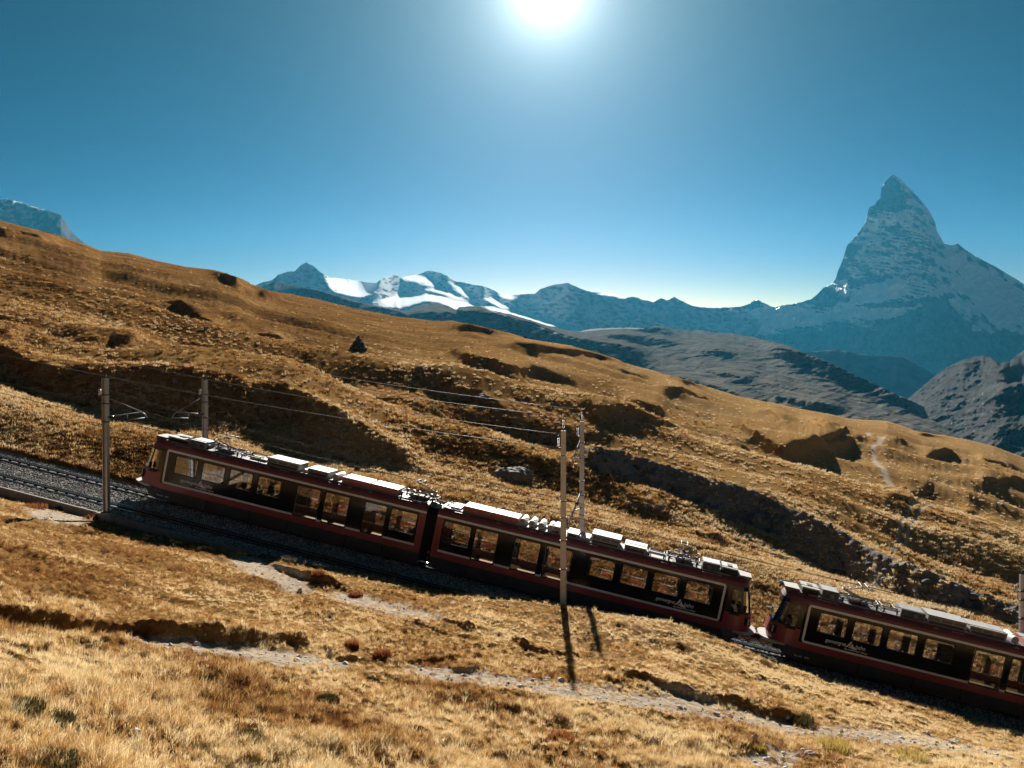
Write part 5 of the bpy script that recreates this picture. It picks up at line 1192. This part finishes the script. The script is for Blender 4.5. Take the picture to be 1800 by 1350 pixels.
tufts = proto_collection('tufts', [tuft_mesh('tuft', 34, 0.22, 0.12, 0.010, 0.75, straw, 1), tuft_mesh('tuft', 40, 0.17, 0.16, 0.010, 1.0, straw, 2), tuft_mesh('tuft', 24, 0.34, 0.08, 0.008, 0.5, straw, 3), tuft_mesh('tuft', 44, 0.12, 0.19, 0.012, 1.2, straw, 4), tuft_mesh('tuft', 30, 0.10, 0.14, 0.012, 1.0, straw, 8)])
heaths = proto_collection('heath_clumps', [tuft_mesh('clump', 30, 0.26, 0.22, 0.05, 0.9, heath, 5), tuft_mesh('clump', 26, 0.34, 0.18, 0.045, 0.7, heath, 6), tuft_mesh('clump', 34, 0.20, 0.30, 0.05, 1.0, heath, 7)])
dens = 0.16 + 1.05 * sst(-0.18, 0.28, fbm(XF / 1.6, DF / 1.6, 3, 300)) * (0.6 + 0.4 * sst(-.2, .2, fbm(XF / 6, DF / 6, 2, 301)))
wF = np.clip(dens * (1 - 0.90 * sst(0.0, 0.9, dirtF)) * (1 - 0.5 * dirt_far / 0.18) * (1 - 0.9 * mf) * (1 - 0.85 * ditch), 0, 1) * np.clip(DF / 34, 0.45, 1)
gp, gi_, gj_ = sample_grid(FRONT, wF, 80000)
dd = DF[gi_, gj_]
tall = 0.50 + 0.36 * sst(29, 18, dd) + 0.35 * pnoise(gp[:, 0] / 3, gp[:, 1] / 3, 303)
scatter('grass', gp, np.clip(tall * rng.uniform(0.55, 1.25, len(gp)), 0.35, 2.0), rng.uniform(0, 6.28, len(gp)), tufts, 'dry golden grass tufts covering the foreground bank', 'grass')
wB = np.clip((0.25 + 0.9 * sst(-0.2, 0.3, fbm(Xw / 2.5, D / 2.5, 3, 310))) * (1 - 0.95 * np.clip(mr_, 0, 1)) * (1 - 0.88 * mb) * (1 - np.clip(dirtB * 1.6, 0, 1)) , 0, 1) * np.interp(D, [60, 110, 180, 300], [1.0, 0.66, 0.26, 0.10])
bp, bi_, bj_ = sample_grid(BACK, wB, 105000)
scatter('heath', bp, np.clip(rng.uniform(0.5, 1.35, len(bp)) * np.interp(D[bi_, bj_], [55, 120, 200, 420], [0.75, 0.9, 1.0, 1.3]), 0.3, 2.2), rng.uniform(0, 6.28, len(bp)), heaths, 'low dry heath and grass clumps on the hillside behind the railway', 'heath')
# loose stones of the ballast
def stone_mesh(name, r, m, seed, sub=1, flat=0.75):
    bm = bmesh.new(); bmesh.ops.create_icosphere(bm, subdivisions=sub, radius=r); rr = random.Random(seed)
    off = Vector((rr.random() * 9, rr.random() * 9, rr.random() * 9)); from_ = mathutils_noise
    for v in bm.verts: v.co = v.co * (1 + 0.5 * from_.noise(v.co / r * 0.9 + off)); v.co.z *= flat
    me = bpy.data.meshes.new(name); bm.to_mesh(me); bm.free(); me.materials.append(m); return me
import mathutils.noise as mathutils_noise
gs1 = mat('gravel_grey', (0.36, 0.34, 0.31), 0.85, var=0.3, scale=3); gs2 = mat('gravel_dark', (0.15, 0.145, 0.14), 0.85); gs3 = mat('gravel_pale', (0.60, 0.57, 0.52), 0.8)
stones = proto_collection('stones', [stone_mesh('stone', 0.05, gs1, 1), stone_mesh('stone', 0.045, gs2, 2), stone_mesh('stone', 0.05, gs1, 3), stone_mesh('stone', 0.045, gs3, 4), stone_mesh('stone', 0.055, gs2, 5)])
ng_ = 62000
gs_ = rng.uniform(-40, 36, ng_); gw_ = rng.uniform(-4.5, 3.0, ng_)
inr = (np.abs(np.abs(gw_ + 2.67) - 0.5) < 0.09) | (np.abs(np.abs(gw_ - 1.33) - 0.5) < 0.09) | (np.abs(gw_ + 2.67) < 0.16) | (np.abs(gw_ - 1.33) < 0.16)
gs_, gw_ = gs_[~inr], gw_[~inr]
gh_ = np.interp(gw_, wg[0], hb_[0] * 0 + np.interp(wg[0], [-4.55, -4.2, -3.4, -1.95, -0.67, 0.6, 2.05, 2.75, 3.0], [-0.06, -0.06, -0.08, -0.10, -0.16, -0.10, -0.09, -0.08, -0.09])) + 0.01
gpos = P0 + A * gs_[:, None] + NN * gw_[:, None] + UP * gh_[:, None]
scatter('gravel', gpos, rng.uniform(0.6, 1.3, len(gpos)), rng.uniform(0, 6.28, len(gpos)), stones, 'grey crushed stones of the track bed', 'gravel', tilt=0.8)
print('scatter', round(time.time() - T0, 1))
# broken rock on the dark face behind the trains, pebbles on the worn paths
rubble = proto_collection('rubble', [stone_mesh('rubble_stone', 0.42, mat('rubble_grey', (0.24, 0.23, 0.22), 0.9, var=0.4, scale=2), 11, 2, 0.6), stone_mesh('rubble_stone', 0.36, MATS['rubble_grey'], 12, 2, 0.45), stone_mesh('rubble_stone', 0.5, mat('rubble_dark', (0.12, 0.115, 0.11), 0.9, var=0.4, scale=2), 13, 2, 0.5)])
rw = np.clip(mr_ * 0.9 + 0.10 * sst(1000, 1200, Xp) * sst(900, 980, Yp) + 0.5 * outc * sst(0, .4, fbm(Xp / 9, Yp / 5, 3, 21)), 0, 1)
rp, ri_, rj_ = sample_grid(BACK, rw, 2600)
scatter('rubble', rp, np.clip(rng.lognormal(-0.95, 0.5, len(rp)), 0.15, 1.4), rng.uniform(0, 6.28, len(rp)), rubble, 'broken grey rock scattered over the steep outcrops', 'rubble', tilt=0.5)
pebs = proto_collection('pebbles', [stone_mesh('pebble', 0.05, MATS['gravel_pale'], 21), stone_mesh('pebble', 0.035, gs1, 22), stone_mesh('pebble', 0.07, MATS['gravel_pale'], 23)])
pw_ = np.clip(dirtF * 0.8 + 0.012 + dirt_far * 0.25, 0, 1); pp_, _, _ = sample_grid(FRONT, pw_, 3200)
scatter('pebbles', pp_, np.clip(rng.lognormal(-0.4, 0.55, len(pp_)), 0.2, 2.4), rng.uniform(0, 6.28, len(pp_)), pebs, 'small pale stones strewn on the worn paths', 'pebbles', tilt=0.6)
# boulders and stones that stand out one by one
boulder_m = mat('boulder_rock', (0.16, 0.155, 0.15), 0.9, var=0.45, scale=2.0, bump=0.8); pale_rock = mat('pale_stone', (0.55, 0.53, 0.50), 0.85, var=0.2, scale=4, bump=0.5); dark_rock = mat('dark_stone', (0.06, 0.06, 0.06), 0.9, var=0.4, scale=1.5, bump=0.8)
def boulder(px, py, wpx, m, label, seed, flat=0.7, name='boulder', cat='rock', group=None, stretch=1.4):
    p = on_ground(px, py); r = wpx / F * p.y / 2
    bm = bmesh.new(); bmesh.ops.create_icosphere(bm, subdivisions=4, radius=1.0); off = Vector((seed * 3.7, seed * 1.3, seed * 2.1)); N = mathutils_noise
    for v in bm.verts:
        c = v.co.copy(); k = 1 + 0.45 * N.noise(c * 0.9 + off) + 0.22 * N.noise(c * 2.3 + off) + 0.08 * N.noise(c * 6 + off)
        q = 1 - 0.22 * abs(N.noise(Vector((c.x * 1.2, c.y, c.z * 4)) + off)); v.co = c * k * q; v.co.z *= flat; v.co.x *= stretch ** 0.5; v.co.y /= stretch ** 0.2
    zmin = min(v.co.z for v in bm.verts); bmesh.ops.scale(bm, vec=(r / 1.25, r / 1.25, r / 1.25), verts=bm.verts)
    me = bpy.data.meshes.new(name); bm.to_mesh(me); bm.free(); me.materials.append(m)
    o = link(name, me); o.location = p + Vector((0, 0.2 * r, -0.10 * r)); o.rotation_euler = (0, R(10), seed); return tag(o, label, cat, group)
boulder(1338, 915, 62, boulder_m, 'large cracked grey boulder at the foot of the dark rock face', 1, 0.8, stretch=1.8)
boulder(362, 577, 15, dark_rock, 'small dark boulder on the golden slope left of the stone cairn', 2, 0.7)
boulder(1757, 886, 18, pale_rock, 'flat pale boulder on the meadow right of the forked trail', 3, 0.45)
boulder(923, 594, 11, dark_rock, 'dark boulder on the skyline at the right end of the hill crest', 4, 0.9)
boulder(850, 700, 40, boulder_m, 'weathered rock outcrop above the tall poles, biggest of its line', 5, 0.55, stretch=2.2)
boulder(735, 652, 22, boulder_m, 'upright grey rock slab on the slope right of the cairn', 6, 0.9)
boulder(905, 838, 78, boulder_m, 'rounded grey rock hump behind the train, left of the two tall poles', 7, 0.6, stretch=1.7)
boulder(1195, 970, 44, boulder_m, 'flat grey outcrop in the grass behind the first train', 8, 0.5, stretch=1.9)
boulder(1258, 992, 36, boulder_m, 'grey outcrop just above the roof end of the first train', 9, 0.6, stretch=1.5)
boulder(1375, 1028, 34, boulder_m, 'grey rock above the cab of the second train', 10, 0.7)
boulder(1310, 945, 30, boulder_m, 'lichen grey rock left of the large cracked boulder', 11, 0.6)
boulder(1480, 1012, 46, dark_rock, 'dark slab in the rock band above the second train', 12, 0.6, stretch=2.0)
boulder(1640, 1078, 40, dark_rock, 'dark slab lower down the rock band above the second train', 13, 0.6, stretch=2.0)
boulder(795, 1061, 14, pale_rock, 'white stone on the grass bank below the middle of the train', 14, 0.55, name='stone')
boulder(775, 1060, 9, pale_rock, 'small white stone left of the white stone on the grass bank', 15, 0.5, name='stone')
boulder(824, 1065, 10, pale_rock, 'flat white stone right of the white stone on the grass bank', 16, 0.4, name='stone')
boulder(822, 1084, 9, pale_rock, 'white stone halfway down the grass bank below the train', 17, 0.5, name='stone')
boulder(902, 1104, 12, pale_rock, 'pale stone at the edge of the small earth step', 18, 0.5, name='stone')
boulder(907, 1174, 14, pale_rock, 'pale flat stone beside the worn path left of the pole shadow', 19, 0.4, name='stone')
boulder(962, 1192, 12, pale_rock, 'pale stone on the worn path just left of the pole shadow', 20, 0.5, name='stone')
boulder(297, 1124, 12, pale_rock, 'white stone in the dark ditch at the lower left', 21, 0.4, name='stone')
boulder(1424, 1327, 26, pale_rock, 'big pale stone by the bottom edge, lower right', 22, 0.6, name='stone')
boulder(1345, 1335, 18, pale_rock, 'smaller pale stone on bare earth by the bottom edge', 23, 0.5, name='stone')
boulder(25, 776, 22, pale_rock, 'pale flat rock at the left edge behind the far track', 24, 0.5)
boulder(1300, 1085, 12, boulder_m, 'grey stone lying behind the gap between the trains', 25, 0.8, name='stone')
boulder(575, 770, 20, boulder_m, 'pale grey rock in the shaded slope above the first car', 26, 0.5)
# the cairn on the slope: stones piled one on another
cp_ = on_ground(630, 614); ch = 25 / F * cp_.y
ce = empty('cairn', cp_); tag(ce, 'dark pointed stone cairn standing on the golden slope', 'cairn')
rr = random.Random(5); lay = 9
cst = [stone_mesh('stone', 1.0, dark_rock, 40 + k, 2, 0.6) for k in range(4)]
for k in range(lay):
    z = ch * (k + 0.3) / lay; rad = ch * (0.62 * (1 - k / (lay - 0.6)) ** 1.15 + 0.02); nst = max(1, int(9 * (1 - k / lay)))
    for q in range(nst):
        a = 6.283 * q / nst + k * 0.7; o = obj('stone', cst[rr.randrange(4)], ce, (math.cos(a) * rad * 0.75, math.sin(a) * rad * 0.75, z), a)
        sc_ = ch / lay * rr.uniform(0.75, 1.15) * (1.5 if k < 5 else 1.0); o.scale = (sc_, sc_, sc_ * 0.9)
o = obj('stone', cst[0], ce, (0, 0, ch * 0.93)); o.scale = (ch * 0.05, ch * 0.05, ch * 0.11)
# shrubs and big tufts that can be told apart
def shrub(px, py, wpx, hpx, m, label, seed, nb=260, cat='shrub', name='shrub', wd=0.03, group=None):
    p = on_ground(px, py); r = wpx / F * p.y / 2; h = hpx / F * p.y; rr_ = random.Random(seed); b = MB()
    for _ in range(nb):
        a = rr_.uniform(0, 6.283); q = rr_.random() ** 0.5; x, y = q * r * math.cos(a), q * r * math.sin(a); hh = h * (1 - 0.6 * q * q) * rr_.uniform(0.5, 1.1)
        le = hh * rr_.uniform(0.1, 0.6); da = a + rr_.uniform(-1, 1); wa = rr_.uniform(0, 3.14); wx, wy = math.cos(wa) * wd / 2, math.sin(wa) * wd / 2
        p1 = (x + math.cos(da) * le * .4, y + math.sin(da) * le * .4, hh * .6)
        b.quad([(x - wx, y - wy, -0.08), (x + wx, y + wy, -0.08), (p1[0] + wx, p1[1] + wy, p1[2]), (p1[0] - wx, p1[1] - wy, p1[2])])
        b.quad([(p1[0] - wx, p1[1] - wy, p1[2]), (p1[0] + wx, p1[1] + wy, p1[2]), (x + math.cos(da) * le, y + math.sin(da) * le, hh)])
    me = bpy.data.meshes.new(name); me.from_pydata(b.v, [], b.f); me.materials.append(m); me.update()
    o = link(name, me); o.location = p; return tag(o, label, cat, group)
juniper = blade_mat('juniper_green', [(0.3, (0.045, 0.042, 0.018)), (0.7, (0.11, 0.095, 0.035))], 0.35, 0.8)
rust = blade_mat('rust_red_bilberry', [(0.3, (0.22, 0.07, 0.025)), (0.7, (0.38, 0.15, 0.05))], 0.5, 0.8)
olive = blade_mat('olive_grass', [(0.3, (0.26, 0.19, 0.04)), (0.7, (0.46, 0.34, 0.09))], 0.5, 0.8)
for i, (x, y, w_, h_, m_, lab) in enumerate([
    (20, 1250, 110, 40, juniper, 'dark green juniper mat at the left edge, uppermost of the three'), (85, 1268, 90, 30, juniper, 'dark green juniper mat right of the one at the left edge'), (60, 1345, 150, 45, juniper, 'dark juniper mat in the bottom left corner'),
    (425, 1302, 75, 38, juniper, 'dark green juniper tuft in the lower left grass'), (572, 1232, 50, 22, juniper, 'low dark shrub in the grass below the worn path, left of centre'), (355, 1192, 40, 20, juniper, 'small dark green shrub between the ditch and the lower grass'),
    (672, 1158, 32, 34, rust, 'round rust red bush beside the worn path'), (618, 1138, 26, 24, rust, 'smaller rust red bush left of the round one'), (625, 1048, 26, 14, rust, 'rust red tuft on the bank below the train joint'), (560, 1010, 26, 12, rust, 'low red brown tuft at the edge of the track bed'),
    (60, 892, 46, 14, rust, 'rust brown tuft in front of the kerb at the left'), (106, 896, 18, 13, rust, 'small rust tuft in front of the kerb, left of the grey pole'), (160, 912, 24, 14, rust, 'reddish tuft at the foot of the grey pole'),
    (366, 956, 30, 16, olive, 'yellow green tuft on the edge of the track bed'), (380, 968, 16, 9, olive, 'small olive tuft below the yellow green one'),
    (1466, 1322, 62, 46, olive, 'big olive tussock near the bottom edge, right of the pale stone'), (1600, 1338, 70, 40, olive, 'spiky yellow green tussock at the bottom edge, lower right'), (1335, 1322, 26, 22, olive, 'small green tussock on bare earth by the bottom edge'),
    (1400, 1262, 60, 14, juniper, 'dark low growth along the earth step below the second train'), (1440, 1256, 36, 14, olive, 'olive tuft at the end of the earth step'), (980, 1300, 60, 22, rust, 'rusty grass clump low in the middle of the foreground')]):
    shrub(x, y, w_, h_ * (0.5 if m_ is juniper else 0.75), m_, lab, 60 + i, 1100 if m_ is juniper else 420, wd=0.012 if m_ is not rust else 0.018)
print('plants', round(time.time() - T0, 1))
# ------------------------------------------------------------------ the air
hz = bpy.data.materials.new('haze_air'); hz.use_nodes = True; t = hz.node_tree; t.nodes.clear()
o_ = t.nodes.new('ShaderNodeOutputMaterial'); pv = t.nodes.new('ShaderNodeVolumePrincipled')
pv.inputs['Color'].default_value = (0.065, 0.48, 0.82, 1); pv.inputs['Density'].default_value = HAZE_D; pv.inputs['Anisotropy'].default_value = 0.42
t.links.new(pv.outputs[0], o_.inputs['Volume'])
mbx = MB(); mbx.box((0, 4400, 450), (30000, 23600, 3600)); hzo = mbx.build('haze', hz)
tag(hzo, 'thin blue haze filling the mountain air', 'haze', kind='stuff')
print('all', round(time.time() - T0, 1), 'lowest', P[:, :, 2].min())
